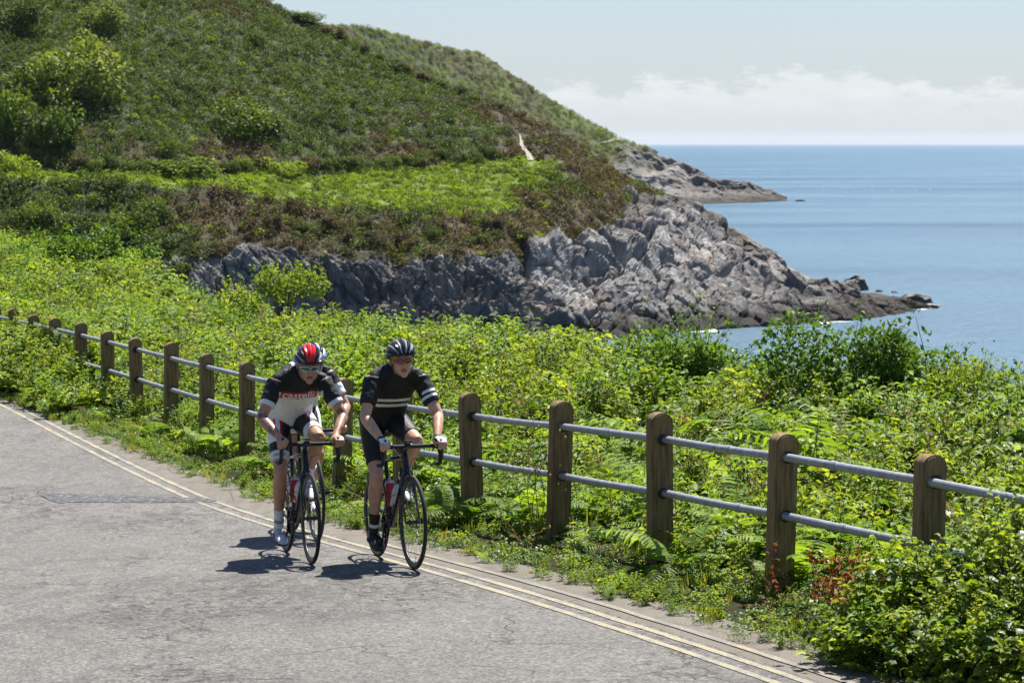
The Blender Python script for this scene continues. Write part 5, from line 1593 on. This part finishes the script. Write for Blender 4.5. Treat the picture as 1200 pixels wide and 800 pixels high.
def skin_material(name, base, tattoo=False):
    t = NT(name); co = t.coord('Object')
    n = t.noise(co, 22, 5, .6); n2 = t.noise(co, 160, 3, .6)
    c = t.ramp(n, [(.3, tuple(x * .82 for x in base)), (.7, tuple(min(1, x * 1.12) for x in base))])
    if tattoo:
        k = t.voro(t.coord('Object', (1, 1, .6)), 26, 'DISTANCE_TO_EDGE'); q = t.noise(co, 19, 4, .6, 1.2)
        c = t.mix(t.math('MULTIPLY', t.ramp(q, [(.46, 0), (.52, .8)]), t.ramp(k, [(.0, .4), (.12, 1)])), c, (.045, .050, .060))
    return t.done(t.pbsdf(c, .40, 0, t.bump(n2, .12, .002), **{'Subsurface Weight': .06, 'Subsurface Radius': (.01, .004, .002)}))
def cloth(name, col, rough=.72, var=.10):
    t = NT(name); co = t.coord('Object'); n = t.noise(co, 9, 4, .55, .6); w = t.noise(co, 420, 2)
    c = t.ramp(n, [(.3, tuple(x * (1 - var) for x in col)), (.7, tuple(min(1, x * (1 + var)) for x in col))])
    h = t.math('ADD', t.math('MULTIPLY', n, .7), t.math('MULTIPLY', w, .12))
    return t.done(t.pbsdf(c, rough, 0, t.bump(h, .5, .012), **{'Sheen Weight': .02}))
C_BLACK = cloth('black_jersey_cloth', (.0065, .0062, .0068)); C_WHITE = cloth('white_jersey_cloth', (.74, .74, .75)); C_RED = cloth('red_jersey_cloth', (.50, .020, .022))
C_LYCRA = cloth('black_lycra', (.006, .006, .0062), .58); C_GREY = cloth('grey_cloth', (.30, .31, .33)); C_BLUE = cloth('blue_cloth', (.06, .12, .32))
G_BLACK = simple('black_helmet_gloss', (.012, .012, .014), .2, 0, .1); G_WHITE = simple('white_helmet_gloss', (.75, .75, .76), .25, 0, .05); G_RED = simple('red_helmet_gloss', (.55, .015, .018), .22, 0, .1)
G_GREY = simple('grey_helmet_gloss', (.33, .34, .36), .25, 0, .05); G_BLUE = simple('blue_helmet_gloss', (.05, .12, .35), .25); G_FOAM = simple('helmet_foam', (.02, .02, .021), .85)
M_STRAP = simple('strap', (.02, .02, .02), .7)
M_HAIR = simple('short_hair', (.045, .028, .018), .75, 0, .3, 200, .5)
M_LIP = simple('lips', (.30, .10, .075), .5)
M_SOLE = simple('shoe_sole', (.03, .03, .03), .6)
def lens_mat(name, col, rough=.08):
    t = NT(name); return t.done(t.pbsdf(col, rough, .35, spec=.8, **{'Coat Weight': .6}))

def build_rider(label, M, ang, cfg):
    vox = cfg.get('voxel', .0052)
    dz = cfg.get('rise', 0.0)
    hipC = Vector((.205, 0, 1.045)); hips = {s: hipC + Vector((.01, s * .088, -.02)) for s in (-1, 1)}
    lean = cfg.get('lean', 0.0)                      # more = further forward and down
    def T(x, z): return Vector((x + lean * .3 * (z - 1.0), 0, z - lean * .35 * max(0, x - .2)))
    spine = [(T(.150, .985), .148, .100), (T(.175, 1.030), .168, .122), (T(.245, 1.115), .158, .118), (T(.325, 1.200), .150, .112), (T(.405, 1.275), .163, .118), (T(.480, 1.340), .176, .118), (T(.545, 1.392), .168, .100), (T(.600, 1.428), .105, .074)]
    SH = {s: T(.585, 1.372) + Vector((0, s * .178, 0)) for s in (-1, 1)}
    neck0 = T(.590, 1.425); HEAD = T(.690, 1.525) + Vector(cfg.get('head_off', (0, 0, 0)))
    hp, hy = cfg.get('head_pitch', 0), cfg.get('head_yaw', 0); hroll = cfg.get('head_roll', 0)
    HM = Matrix.Translation(HEAD) @ Matrix.Rotation(hy, 4, 'Z') @ Matrix.Rotation(hp, 4, 'Y') @ Matrix.Rotation(hroll, 4, 'X')
    hpnt = lambda *p: HM @ Vector(p)
    HR3 = HM.to_3x3()
    # legs and feet
    leg = {}
    for s in (-1, 1):
        ped = crank_pos(ang, s) + Vector((0, s * .108, .012)); a = ang if s < 0 else ang + math.pi
        pitch = cfg.get('foot_pitch', .22) + .16 * (1 - math.sin(a)) * .5
        fd_ = Vector((math.cos(pitch), 0, -math.sin(pitch))); fu = Vector((math.sin(pitch), 0, math.cos(pitch)))
        ank = ped - fd_ * .125 + fu * .098
        knee = ik(hips[s], ank, .445, .430, (1, s * .10, .25))
        leg[s] = (hips[s], knee, ank, ped, fd_, fu)
    arm = {}
    for s in (-1, 1):
        wr = BARC + Vector((.035, s * (.207), .052)) + Vector((0, 0, 0))
        el = ik(SH[s], wr, .300, .262, (-.35, s * cfg.get('elbow_out', .75), -.55))
        arm[s] = (SH[s], el, wr)
    # ---------- the body, one surface
    mb = MB()
    limb(mb, [p for p, w, d in spine], [(w - .006, d - .006) for p, w, d in spine], (0, 1, 0), 28)
    for s in (-1, 1):
        S_, E_, W_h = arm[s]
        limb(mb, [neck0 + Vector((-.035, s * .03, .0)), (neck0 + S_) / 2 + Vector((-.012, s * .01, .020)), S_ + Vector((-.005, -s * .01, .012))], [.050, .050, .050])
        limb(mb, [S_, S_.lerp(E_, .25), S_.lerp(E_, .6), E_], [.060, (.052, .055), (.044, .047), .039])
        limb(mb, [E_, E_.lerp(W_h, .25), E_.lerp(W_h, .6), E_.lerp(W_h, .92), W_h], [.039, (.042, .044), (.036, .037), (.0275, .025), (.027, .023)])
        # hand over the hood: palm, four fingers round the front, thumb inside
        k = W_h + Vector((.022, 0, -.004))
        limb(mb, [W_h + Vector((-.01, 0, .001)), k, k + Vector((.036, s * .003, .001)), k + Vector((.064, s * .006, -.004))], [(.026, .019), (.034, .018), (.041, .0165), (.040, .014)])
        for j, (L, o) in enumerate(((.070, -.027), (.078, -.009), (.074, .009), (.060, .026))):
            b0 = k + Vector((.062, o + s * .006, -.006))
            wrap = 1 if j > 0 else .9
            p1 = b0 + Vector((L * .40 * wrap, s * .002, -.012)); p2 = p1 + Vector((L * .10, 0, -L * .38)); p3 = p2 + Vector((-L * .22, -s * .004, -L * .26))
            limb(mb, [b0, p1, p2, p3], [.0105, .0100, .0095, .0085], (0, 1, 0), 10)
        th0 = k + Vector((.004, -s * .026, -.004)); th1 = th0 + Vector((.034, -s * .014, -.012)); th2 = th1 + Vector((.026, s * .006, -.024))
        limb(mb, [th0, th1, th2], [.0145, .0122, .0098], (0, 1, 0), 10)
        H_, K_, A_, ped, fd_, fu = leg[s]
        limb(mb, [H_ + Vector((-.02, -s * .005, .0)), H_.lerp(K_, .22), H_.lerp(K_, .55), H_.lerp(K_, .85), K_], [(.086, .092), (.085, .090), (.071, .076), (.056, .059), (.052, .054)])
        kv = (K_ - A_).normalized(); back = Vector((-1, 0, 0)) - kv * Vector((-1, 0, 0)).dot(kv); back.normalize()
        limb(mb, [K_, K_.lerp(A_, .12), K_.lerp(A_, .32) + back * .012, K_.lerp(A_, .58) + back * .008, K_.lerp(A_, .85), A_], [.051, (.049, .052), (.054, .060), (.043, .047), (.031, .035), (.031, .036)])
        mb.ell(K_ - back * .022, (.034, .034, .036))
        limb(mb, [A_ - fd_ * .03 - fu * .050, A_ + fd_ * .03 - fu * .060, ped + fd_ * .03 + fu * .020], [(.024, .024), (.026, .020), (.026, .009)])
    # neck and head
    limb(mb, [neck0 + Vector((-.02, 0, -.02)), neck0.lerp(hpnt(-.02, 0, -.05), .55), hpnt(-.018, 0, -.035)], [(.064, .062), (.057, .060), (.055, .060)])
    mb.ell(hpnt(-.008, 0, .035), (.100, .077, .092), HR3, 24, 16)
    mb.ell(hpnt(.030, 0, -.030), (.062, .061, .082), HR3, 20, 14)
    mb.ell(hpnt(.052, 0, -.078), (.042, .044, .032), HR3); mb.ell(hpnt(.075, 0, -.101), (.023, .026, .020), HR3)
    for s in (-1, 1):
        mb.ell(hpnt(.018, s * .050, -.072), (.030, .014, .026), HR3); mb.ell(hpnt(.070, s * .040, -.022), (.022, .022, .018), HR3)
        limb(mb, [hpnt(-.010, s * .074, .008), hpnt(-.012, s * .080, -.012), hpnt(-.004, s * .074, -.034)], [(.008, .017), (.009, .018), (.007, .010)], HR3 @ Vector((0, 1, 0)), 10)
        mb.ell(hpnt(.080, s * .030, .006), (.012, .017, .011), HR3)
    mb.ell(hpnt(.084, 0, .022), (.016, .052, .012), HR3)
    limb(mb, [hpnt(.088, 0, .008), hpnt(.102, 0, -.020), hpnt(.112, 0, -.038)], [.0085, .0105, .0130], HR3 @ Vector((0, 1, 0)), 10)
    for s in (-1, 1): mb.ell(hpnt(.100, s * .012, -.042), (.010, .009, .008), HR3)
    mb.ell(hpnt(.092, 0, -.066), (.012, .024, .007), HR3); mb.ell(hpnt(.088, 0, -.076), (.012, .021, .008), HR3)
    body = fuse('body', mb, vox, 3, [cfg['skin'], cfg.get('tattoo', cfg['skin']), M_LIP, M_HAIR])
    c = centers(body); idx = np.zeros(len(c), int)
    for s in (-1, 1):
        S_, E_, W_h = arm[s]; ax = np.array(W_h - E_); q = (c - np.array(E_)) @ ax / ax.dot(ax)
        near = np.linalg.norm(c - (np.array(E_) + np.clip(q, 0, 1)[:, None] * ax), axis=1) < .07
        if 'tattoo' in cfg: idx[(q > -.15) & (q < .86) & near] = 1
    hl = (np.array(HM.inverted())[:3, :3] @ c.T).T + np.array(HM.inverted())[:3, 3]
    idx[(hl[:, 2] > -.079) & (hl[:, 2] < -.060) & (np.abs(hl[:, 1]) < .025) & (hl[:, 0] > .088)] = 2
    idx[(hl[:, 2] > -.055) & (hl[:, 0] < -.02) & (np.abs(hl[:, 1]) < .09) & (hl[:, 0] > -.13) & (hl[:, 2] < .15) & ~((hl[:, 2] < .02) & (hl[:, 0] > -.03))] = 3
    body.polygons.foreach_set('material_index', idx.astype(np.int32))
    person = add('person', body); person.matrix_world = M
    tag(person, label, 'person', 'cyclists riding together')
    # ---------- jersey
    mb = MB(); limb(mb, [p for p, w, d in spine[1:]], [(w + .007, d + .007) for p, w, d in spine[1:]], (0, 1, 0), 28)
    for s in (-1, 1):
        S_, E_, W_h = arm[s]
        limb(mb, [neck0 + Vector((-.035, s * .03, .0)), (neck0 + S_) / 2 + Vector((-.012, s * .01, .020)), S_ + Vector((-.005, -s * .01, .012))], [.057, .057, .058])
        limb(mb, [S_, S_.lerp(E_, .25), S_.lerp(E_, .66)], [.069, (.062, .064), (.0575, .0585)], capf=.06)
    limb(mb, [neck0 + Vector((-.025, 0, -.03)), neck0.lerp(hpnt(-.02, 0, -.05), .20)], [(.073, .071), (.068, .070)], capf=.05)
    je = fuse('jersey', mb, .006, 4, cfg['jersey_mats'], (.0055, 13))
    c = centers(je)
    sl = np.zeros(len(c)) - 1
    for s in (-1, 1):
        S_, E_, _ = arm[s]; ax = np.array(E_ - S_); q = (c - np.array(S_)) @ ax / ax.dot(ax)
        dist = np.linalg.norm(c - (np.array(S_) + np.clip(q, 0, 1)[:, None] * ax), axis=1)
        m = (dist < .082) & (q > .12) & (np.abs(c[:, 1]) > .165); sl[m] = q[m]
    je.polygons.foreach_set('material_index', cfg['jersey_fn'](c, sl, T).astype(np.int32))
    jo = add('jersey', je, person)
    jbvh = BVHTree.FromPolygons([v.co.copy() for v in je.vertices], [tuple(p.vertices) for p in je.polygons])
    # ---------- shorts
    mb = MB(); limb(mb, [p for p, w, d in spine[:4]], [(w + .003, d + .003) for p, w, d in spine[:4]], (0, 1, 0), 28)
    for s in (-1, 1):
        H_, K_, A_, *_r = leg[s]
        limb(mb, [H_ + Vector((-.02, -s * .005, .0)), H_.lerp(K_, .22), H_.lerp(K_, .55), H_.lerp(K_, .80)], [(.091, .097), (.090, .096), (.077, .082), (.0655, .069)], capf=.05)
    so = fuse('shorts', mb, .006, 4, cfg['shorts_mats'], (.0015, 12))
    c = centers(so); q = np.zeros(len(c)) - 1; outer = np.zeros(len(c)); front = np.zeros(len(c)); sgn = np.sign(c[:, 1])
    for s in (-1, 1):
        H_, K_, *_r = leg[s]; ax = np.array(K_ - H_); qq = (c - np.array(H_)) @ ax / ax.dot(ax); m = sgn == s
        q[m] = qq[m]; rel = c - (np.array(H_) + qq[:, None] * ax); outer[m] = (rel[:, 1] * s)[m]; front[m] = rel[m, 2]
    so.polygons.foreach_set('material_index', cfg['shorts_fn'](q, outer, front, sgn).astype(np.int32))
    sh = add('shorts', so, person)
    # ---------- socks, shoes
    for s in (-1, 1):
        H_, K_, A_, ped, fd_, fu = leg[s]
        mb = MB(); limb(mb, [A_ - fu * .03, A_, A_.lerp(K_, .15), A_.lerp(K_, .30)], [(.036, .042), (.037, .042), (.037, .041), (.044, .046)], capf=.04)
        k_ = mb.build('sock', cfg['sock'], person)
        if cfg.get('sock_band'):
            mb = MB(); limb(mb, [A_.lerp(K_, .055), A_.lerp(K_, .115)], [(.0385, .0428), (.0387, .0428)], capf=.03); mb.build('sock_band', cfg['sock_band'], k_)
        prof = [(-.088, .020, .022, .030), (-.075, .030, .036, .040), (-.04, .034, .048, .050), (.0, .036, .048, .050), (.05, .040, .036, .040), (.10, .045, .028, .030), (.15, .045, .023, .024), (.19, .037, .019, .020), (.212, .020, .012, .015)]
        org = ped - fd_ * .125 + fu * .0
        V = []; F = []; n = 18; sd = Vector((0, 1, 0))
        for x, w, h, zc in prof:
            for k in range(n):
                a = 2 * math.pi * k / n
                V.append(org + fd_ * x + sd * (w * math.cos(a)) + fu * (zc + h * math.sin(a) * (1 if math.sin(a) > 0 else zc / h * .92)))
        for i in range(len(prof) - 1):
            for k in range(n): F.append((i * n + k, i * n + (k + 1) % n, (i + 1) * n + (k + 1) % n, (i + 1) * n + k))
        F += [tuple(reversed(range(n))), tuple((len(prof) - 1) * n + k for k in range(n))]
        sho = MB().put(V, F).build('shoe', cfg['shoe'], person)
        V = []; F = []; n = len(prof)
        for zz in (-.010, .006):
            for sg in (-1, 1):
                for x, w, h, zc in (prof if sg > 0 else prof[::-1]): V.append(org + fd_ * x + sd * (sg * (w + .001)) + fu * (zz + .004))
        m2 = 2 * n
        F = [tuple(range(m2)), tuple(reversed(range(m2, 2 * m2)))] + [(i, m2 + i, m2 + (i + 1) % m2, (i + 1) % m2) for i in range(m2)]
        MB().put(V, F).build('sole', M_SOLE, sho, False)
        mb = MB()
        for x in (.025, .06, .095):
            pr = [p for p in prof]; w = np.interp(x, [p[0] for p in pr], [p[1] for p in pr]); h = np.interp(x, [p[0] for p in pr], [p[2] + p[3] for p in pr])
            mb.tube([org + fd_ * x + sd * (math.cos(a) * (w + .002)) + fu * (.03 + math.sin(a) * (h - .027)) for a in np.linspace(.15, math.pi - .15, 9)], .006, 6, flat=(tuple(fu), .5))
        MB_ = mb.build('strap', cfg.get('shoe_strap', M_STRAP), sho)
    # ---------- gloves
    if cfg.get('gloves'):
        for s in (-1, 1):
            S_, E_, W_h = arm[s]; k = W_h + Vector((.022, 0, -.004)); mb = MB()
            limb(mb, [W_h.lerp(E_, .06), W_h + Vector((-.0, 0, .001)), k, k + Vector((.036, s * .003, .001)), k + Vector((.064, s * .006, -.004))], [(.030, .027), (.031, .025), (.038, .0225), (.0455, .0215), (.0445, .019)])
            for j, (L, o) in enumerate(((.070, -.027), (.078, -.009), (.074, .009), (.060, .026))):
                b0 = k + Vector((.058, o + s * .006, -.005)); limb(mb, [b0, b0 + Vector((L * .36, s * .002, -.010))], [.0140, .0132], (0, 1, 0), 10, .1)
            th0 = k + Vector((.004, -s * .026, -.004)); limb(mb, [th0, th0 + Vector((.026, -s * .011, -.009))], [.0185, .0162], (0, 1, 0), 10, .1)
            g = fuse('glove', mb, .005, 3, [cfg['gloves'][0], cfg['gloves'][1]]); c = centers(g)
            g.polygons.foreach_set('material_index', ((c[:, 0] < k.x + .012) | (np.abs(c[:, 1] - k.y - s * .006) > .034)).astype(np.int32)); add('glove', g, person)
    # ---------- helmet
    hm = empty('helmet'); hm.parent = person; hm.matrix_local = HM
    rx, ry, rz = .134, .100, .112; c0 = Vector((-.008, 0, .036))
    V = []; F = []; n1, n2 = 24, 12
    for i in range(n2 + 1):
        th = math.pi / 2 * (i / n2)
        for k in range(n1):
            ph = 2 * math.pi * k / n1
            z = rz * .93 * math.cos(th); cut = .012 if math.cos(ph) > 0 else -.022 * abs(math.cos(ph))
            V.append(c0 + Vector((rx * .93 * math.sin(th) * math.cos(ph), ry * .94 * math.sin(th) * math.sin(ph), z + cut * (1 - math.cos(th)))))
    for i in range(n2):
        for k in range(n1): F.append((i * n1 + k, (i + 1) * n1 + k, (i + 1) * n1 + (k + 1) % n1, i * n1 + (k + 1) % n1))
    MB().put(V, F).build('shell', G_FOAM, hm)
    for j, (phi, m, r_) in enumerate(cfg['ribs']):
        f = R(phi); pts = []; rad = []
        for q in np.linspace(.02, 1.0, 17):
            th = math.pi * q
            bulge = 1.0 + .10 * max(0, q - .6)
            x = rx * 1.0 * math.cos(th) * bulge; ss = math.sin(th) ** .85
            y = ry * ss * math.sin(f); z = rz * ss * math.cos(f) ** .9
            low = .014 * (1 - ss) - (.030 * (1 - ss) if q > .5 else 0)
            y += (.045 * math.sin(f)) * (1 - ss)
            pts.append(c0 + Vector((x, y, z + low))); rad.append(r_ * (.55 + .45 * math.sin(th) ** .5))
        MB().tube(pts, rad, 8).build('rib', m, hm)
    ringp = []
    for k in range(32):
        ph = 2 * math.pi * k / 32; cut = .012 if math.cos(ph) > 0 else -.022 * abs(math.cos(ph))
        ringp.append(c0 + Vector((rx * .97 * math.cos(ph), ry * .99 * math.sin(ph), cut)))
    MB().tube(ringp, .0115, 8, closed=True).build('rim', cfg['helmet_rim'], hm)
    for s in (-1, 1):
        MB().tube([Vector((.045, s * .086, .028)), Vector((.028, s * .081, -.035)), Vector((.040, s * .060, -.085)), Vector((.050, s * .020, -.118)), Vector((.052, 0, -.121))], .0048, 6, flat=((0, 1, 0), .6)).build('chin_strap', M_STRAP, hm)
    # ---------- glasses
    gl = empty('sunglasses'); gl.parent = person; gl.matrix_local = HM
    for s in (-1, 1):
        V = []; F = []
        na, nb = 9, 5
        for a in range(na):
            u = a / (na - 1); y = s * (.007 + .060 * u); x = .112 - .034 * u ** 2.0
            hgt = .0185 * (1 - .55 * abs(u - .42) ** 2.2 * 2.2) * (1 - .35 * u)
            for b in range(nb):
                v = b / (nb - 1) * 2 - 1; V.append((x + .003 * (1 - v * v) - .004 * max(0, -v), y, .001 + hgt * v - .004 * (1 - u) * (1 if v < 0 else 0)))
        for a in range(na - 1):
            for b in range(nb - 1): F.append((a * nb + b, (a + 1) * nb + b, (a + 1) * nb + b + 1, a * nb + b + 1))
        lo = MB().put(V, F).build('lens', cfg['lens'], gl)
        sol = lo.modifiers.new('thickness', 'SOLIDIFY'); sol.thickness = .002
        top = [Vector(V[a * nb + nb - 1]) for a in range(na)]; bot = [Vector(V[a * nb]) for a in range(na)]
        loop = top + bot[::-1] if cfg.get('full_frame') else top
        MB().tube(loop, .0032 if cfg.get('full_frame') else .0028, 6, closed=bool(cfg.get('full_frame'))).build('frame', cfg['frame'], gl)
        MB().tube([top[-1], Vector((.045, s * .080, .010)), Vector((-.012, s * .083, .006)), Vector((-.035, s * .080, -.012))], .0032, 6).build('temple', cfg['frame'], gl)
    MB().tube([Vector((.112, -.008, .006)), Vector((.116, 0, .009)), Vector((.112, .008, .006))], .0032, 6).build('bridge', cfg['frame'], gl)
    return person, jo, jbvh, sh, leg

def lettering(text, name, m, parent, bvh, size, place, bold=0.0, rough_w=None):
    """flat letters laid on a garment; place(u, v) gives the start point and direction of the projection"""
    cu = bpy.data.curves.new(name, 'FONT'); cu.body = text; cu.size = size; cu.align_x = 'CENTER'; cu.align_y = 'CENTER'; cu.offset = bold; cu.resolution_u = 3
    o = bpy.data.objects.new(name + '_c', cu); COL.objects.link(o)
    dg = bpy.context.evaluated_depsgraph_get(); me = bpy.data.meshes.new_from_object(o.evaluated_get(dg)); bpy.data.objects.remove(o)
    bm = bmesh.new(); bm.from_mesh(me)
    bmesh.ops.triangulate(bm, faces=bm.faces)
    bmesh.ops.subdivide_edges(bm, edges=[e for e in bm.edges if e.calc_length() > .014], cuts=1)
    kill = []
    for v in bm.verts:
        p, d = place(v.co.x, v.co.y); h = bvh.ray_cast(p, d)
        if h[0] is None: kill.append(v)
        else: v.co = h[0] - d * .0035
    if kill: bmesh.ops.delete(bm, geom=kill, context='VERTS')
    bm.to_mesh(me); bm.free(); me.materials.clear(); me.materials.append(m); me.name = name
    return add(name, me, parent)

def bike_matrix(front_px, rear_px, lean=0.0):
    f = road_hit(*front_px); r = road_hit(*rear_px)
    d = (f - r); d.z = 0; d.normalize()
    fp = f; rp = f - d * WB
    t_, n_ = TN(rp.x, rp.y); rp.z = float(road_z(t_)) + .001; t_, n_ = TN(fp.x, fp.y); fp = Vector((fp.x, fp.y, float(road_z(t_)) + .001))
    X = (fp - rp).normalized(); Z = (Vector((0, 0, 1)) - X * X.z).normalized(); Y = Z.cross(X)
    Mx = Matrix((X, Y, Z)).transposed().to_4x4(); Mx.translation = rp
    return Mx @ Matrix.Rotation(lean, 4, 'X')

SKIN_TAN = skin_material('tanned_skin', (.52, .270, .160)); SKIN_TAT = skin_material('tattooed_skin', (.48, .25, .15), True); SKIN_FAIR = skin_material('fair_skin', (.60, .33, .215))

# rider in the red and white team kit
def jersey_red(c, sl, T):
    z = c[:, 2]; idx = np.full(len(c), 1)                           # 0 black 1 white 2 red
    fwd = c[:, 0]
    line = z - .10 * np.abs(c[:, 1])
    idx[line > 1.235] = 0
    idx[(line <= 1.235) & (line > 1.187) & (np.abs(c[:, 1]) < .150) & (fwd > .40)] = 2
    idx[(np.abs(c[:, 1]) > .150) & (line < 1.235) & (sl < 0)] = 1
    idx[sl > .10] = 0; idx[sl > .565] = 1
    back = (z - 1.0) > 1.05 * (fwd - .05); idx[back & (sl < 0) & (fwd < .42)] = 1
    return idx
def shorts_red(q, outer, front, sgn):
    idx = np.zeros(len(q), int)                                     # 0 black 1 white 2 red
    side = outer + .35 * front
    idx[(side > .022) & (q < .50)] = 1
    idx[(side > .006) & (side <= .022) & (q < .50)] = 2
    idx[(side > .052) & (side < .064) & (q < .42)] = 2
    idx[q > .655] = 1
    return idx
MX1 = bike_matrix((365, 661), (333, 645)); ANG1 = R(96)
build_bike('black racing bicycle under the rider in red and white kit', MX1, ANG1, M_FRAMEWHITE)
B_WHITE = simple('white_bottle', (.72, .66, .64), .35); B_RED = simple('red_bottle', (.50, .03, .03), .35); B_CAP = simple('bottle_cap', (.65, .62, .60), .45); B_CAPR = simple('red_cap', (.40, .03, .03), .45)
water_bottle(MX1, 'down', B_WHITE, B_CAP, 'white bottle with red lower half on the red and white rider\'s bicycle', B_RED)
water_bottle(MX1, 'seat', B_RED, B_CAP, 'red bottle on the seat tube of the red and white rider\'s bicycle')
cfg1 = dict(skin=SKIN_TAN, tattoo=SKIN_TAT, head_pitch=R(12), head_yaw=R(-4), head_roll=R(0), head_off=(.0, .045, -.012), lean=.42, elbow_out=.95,
            jersey_mats=[C_BLACK, C_WHITE, C_RED], jersey_fn=jersey_red, shorts_mats=[C_LYCRA, C_WHITE, C_RED], shorts_fn=shorts_red,
            sock=C_WHITE, sock_band=C_GREY, shoe=simple('white_shoe', (.70, .70, .72), .35), shoe_strap=C_GREY,
            ribs=[(0, G_RED, .020), (20, G_RED, .015), (-20, G_RED, .015), (41, G_BLACK, .016), (-41, G_BLACK, .016), (62, G_GREY, .009), (-62, G_GREY, .009), (80, G_BLACK, .014), (-80, G_BLACK, .014)],
            helmet_rim=G_BLACK, lens=lens_mat('green_lens', (.02, .10, .075)), frame=simple('white_frame', (.78, .80, .80), .3), full_frame=True)
p1, j1o, j1b, s1o, leg1 = build_rider('cyclist in black, red and white kit with white sunglasses and red helmet', MX1, ANG1, cfg1)
lettering('castelli', 'chest_lettering', C_WHITE, j1o, j1b, .072, lambda u, v: (Vector((1.3, u * 1.25, 1.213 + v + .10 * abs(u))), Vector((-1, 0, 0))), .0012)
s1b = BVHTree.FromPolygons([v.co.copy() for v in s1o.data.vertices], [tuple(p.vertices) for p in s1o.data.polygons])
for s in (-1, 1):
    H_, K_ = leg1[s][0], leg1[s][1]; ax = (K_ - H_).normalized(); cc = H_.lerp(K_, .735)
    out = (Vector((.75, s * .15, .25))); out = (out - ax * out.dot(ax)).normalized(); sdv = out.cross(ax).normalized()
    if sdv.y < 0: sdv = -sdv
    lettering('castelli', 'leg_lettering', C_BLACK, s1o, s1b, .034, (lambda cc, out, sdv, ax: (lambda u, v: (cc + out * .3 + sdv * u * 1.0 - ax * v, -out)))(cc, out, sdv, ax))

# rider in black
def jersey_black(c, sl, T):
    z = c[:, 2]; idx = np.zeros(len(c), int); line = z - .03 * np.abs(c[:, 1]); torso = (sl < 0)
    idx[torso & (line > 1.176) & (line < 1.196)] = 1; idx[torso & (line > 1.136) & (line < 1.157)] = 1
    left = c[:, 1] > 0
    idx[left & (sl > .36) & (sl < .43)] = 1; idx[left & (sl > .49) & (sl < .56)] = 1
    return idx
MX2 = bike_matrix((485, 667), (443, 652)); ANG2 = R(90)
build_bike('black racing bicycle under the rider in black', MX2, ANG2, M_FRAMEWHITE)
water_bottle(MX2, 'down', B_WHITE, B_CAP, 'white bottle on the down tube of the black clad rider\'s bicycle')
water_bottle(MX2, 'seat', B_RED, B_CAP, 'red bottle with pale cap on the black clad rider\'s bicycle')
cfg2 = dict(skin=SKIN_FAIR, head_pitch=R(0), head_yaw=R(-5), head_roll=R(3), head_off=(-.02, .01, -.004), lean=.24, elbow_out=.8,
            jersey_mats=[C_BLACK, C_WHITE], jersey_fn=jersey_black, shorts_mats=[C_LYCRA], shorts_fn=lambda q, o, f, s: np.zeros(len(q), int),
            sock=cloth('black_sock', (.015, .015, .016)), sock_band=C_WHITE, shoe=simple('black_shoe', (.016, .016, .017), .4), shoe_strap=M_STRAP, gloves=(C_WHITE, C_BLACK),
            ribs=[(0, G_BLACK, .015), (17, G_GREY, .010), (-17, G_GREY, .010), (34, G_BLACK, .014), (-34, G_BLACK, .014), (51, G_GREY, .010), (-51, G_GREY, .010), (66, G_BLACK, .013), (-66, G_BLACK, .013), (82, G_BLACK, .013), (-82, G_BLACK, .013)],
            helmet_rim=G_BLACK, lens=lens_mat('orange_lens', (.22, .035, .012)), frame=simple('red_frame', (.42, .05, .02), .35))
p2, j2o, j2b, s2o, leg2 = build_rider('cyclist in black jersey with two white chest stripes and orange sunglasses', MX2, ANG2, cfg2)

# third rider, mostly behind the first
def jersey_third(c, sl, T):
    z = c[:, 2]; idx = np.full(len(c), 1); ay = np.abs(c[:, 1])
    idx[(z > 1.30) & (ay > .125) & (sl < 0)] = 0; idx[(z > 1.34) & (ay > .08) & (ay < .10)] = 2; idx[(sl > .0) & (sl < .35)] = 0
    return idx
MX3 = bike_matrix((371, 634), (344, 621)); ANG3 = R(-28)
build_bike('black racing bicycle following close behind the red and white rider', MX3, ANG3, M_FRAMERED)
water_bottle(MX3, 'down', B_WHITE, B_CAPR, 'white bottle with red cap on the following bicycle')
cfg3 = dict(skin=SKIN_TAN, head_pitch=R(8), head_yaw=R(3), head_off=(.01, .03, -.03), lean=.48, elbow_out=.8, voxel=.0065,
            jersey_mats=[C_BLACK, C_WHITE, C_BLUE], jersey_fn=jersey_third, shorts_mats=[C_LYCRA, C_WHITE], shorts_fn=lambda q, o, f, s: (o > .05).astype(int),
            sock=C_WHITE, sock_band=C_BLACK, shoe=simple('pale_shoe', (.66, .64, .65), .35), shoe_strap=C_RED,
            ribs=[(0, G_BLACK, .014), (17, G_WHITE, .011), (-17, G_WHITE, .011), (36, G_BLACK, .014), (-36, G_BLACK, .014), (54, G_WHITE, .012), (-54, G_WHITE, .012), (72, G_BLUE, .013), (-72, G_BLUE, .013)],
            helmet_rim=G_WHITE, lens=lens_mat('dark_lens', (.02, .02, .025)), frame=simple('black_frame', (.02, .02, .02), .35))
build_rider('third cyclist half hidden behind the red and white one, white striped helmet', MX3, ANG3, cfg3)

# ------------------------------------------------------------------ sea air
def haze():
    mb = MB().box((0, 14250, 38), (62400, 33100, 92))
    m = bpy.data.materials.new('sea_air'); m.use_nodes = True; nt = m.node_tree; nt.nodes.clear()
    o_ = nt.nodes.new('ShaderNodeOutputMaterial'); v = nt.nodes.new('ShaderNodeVolumePrincipled')
    v.inputs['Color'].default_value = (.86, .92, 1.0, 1); v.inputs['Density'].default_value = 2.0e-5; v.inputs['Anisotropy'].default_value = .3
    nt.links.new(v.outputs[0], o_.inputs['Volume'])
    o = mb.build('haze', m, None, False); tag(o, 'thin pale sea haze over the bay', 'haze', kind='stuff')
haze()
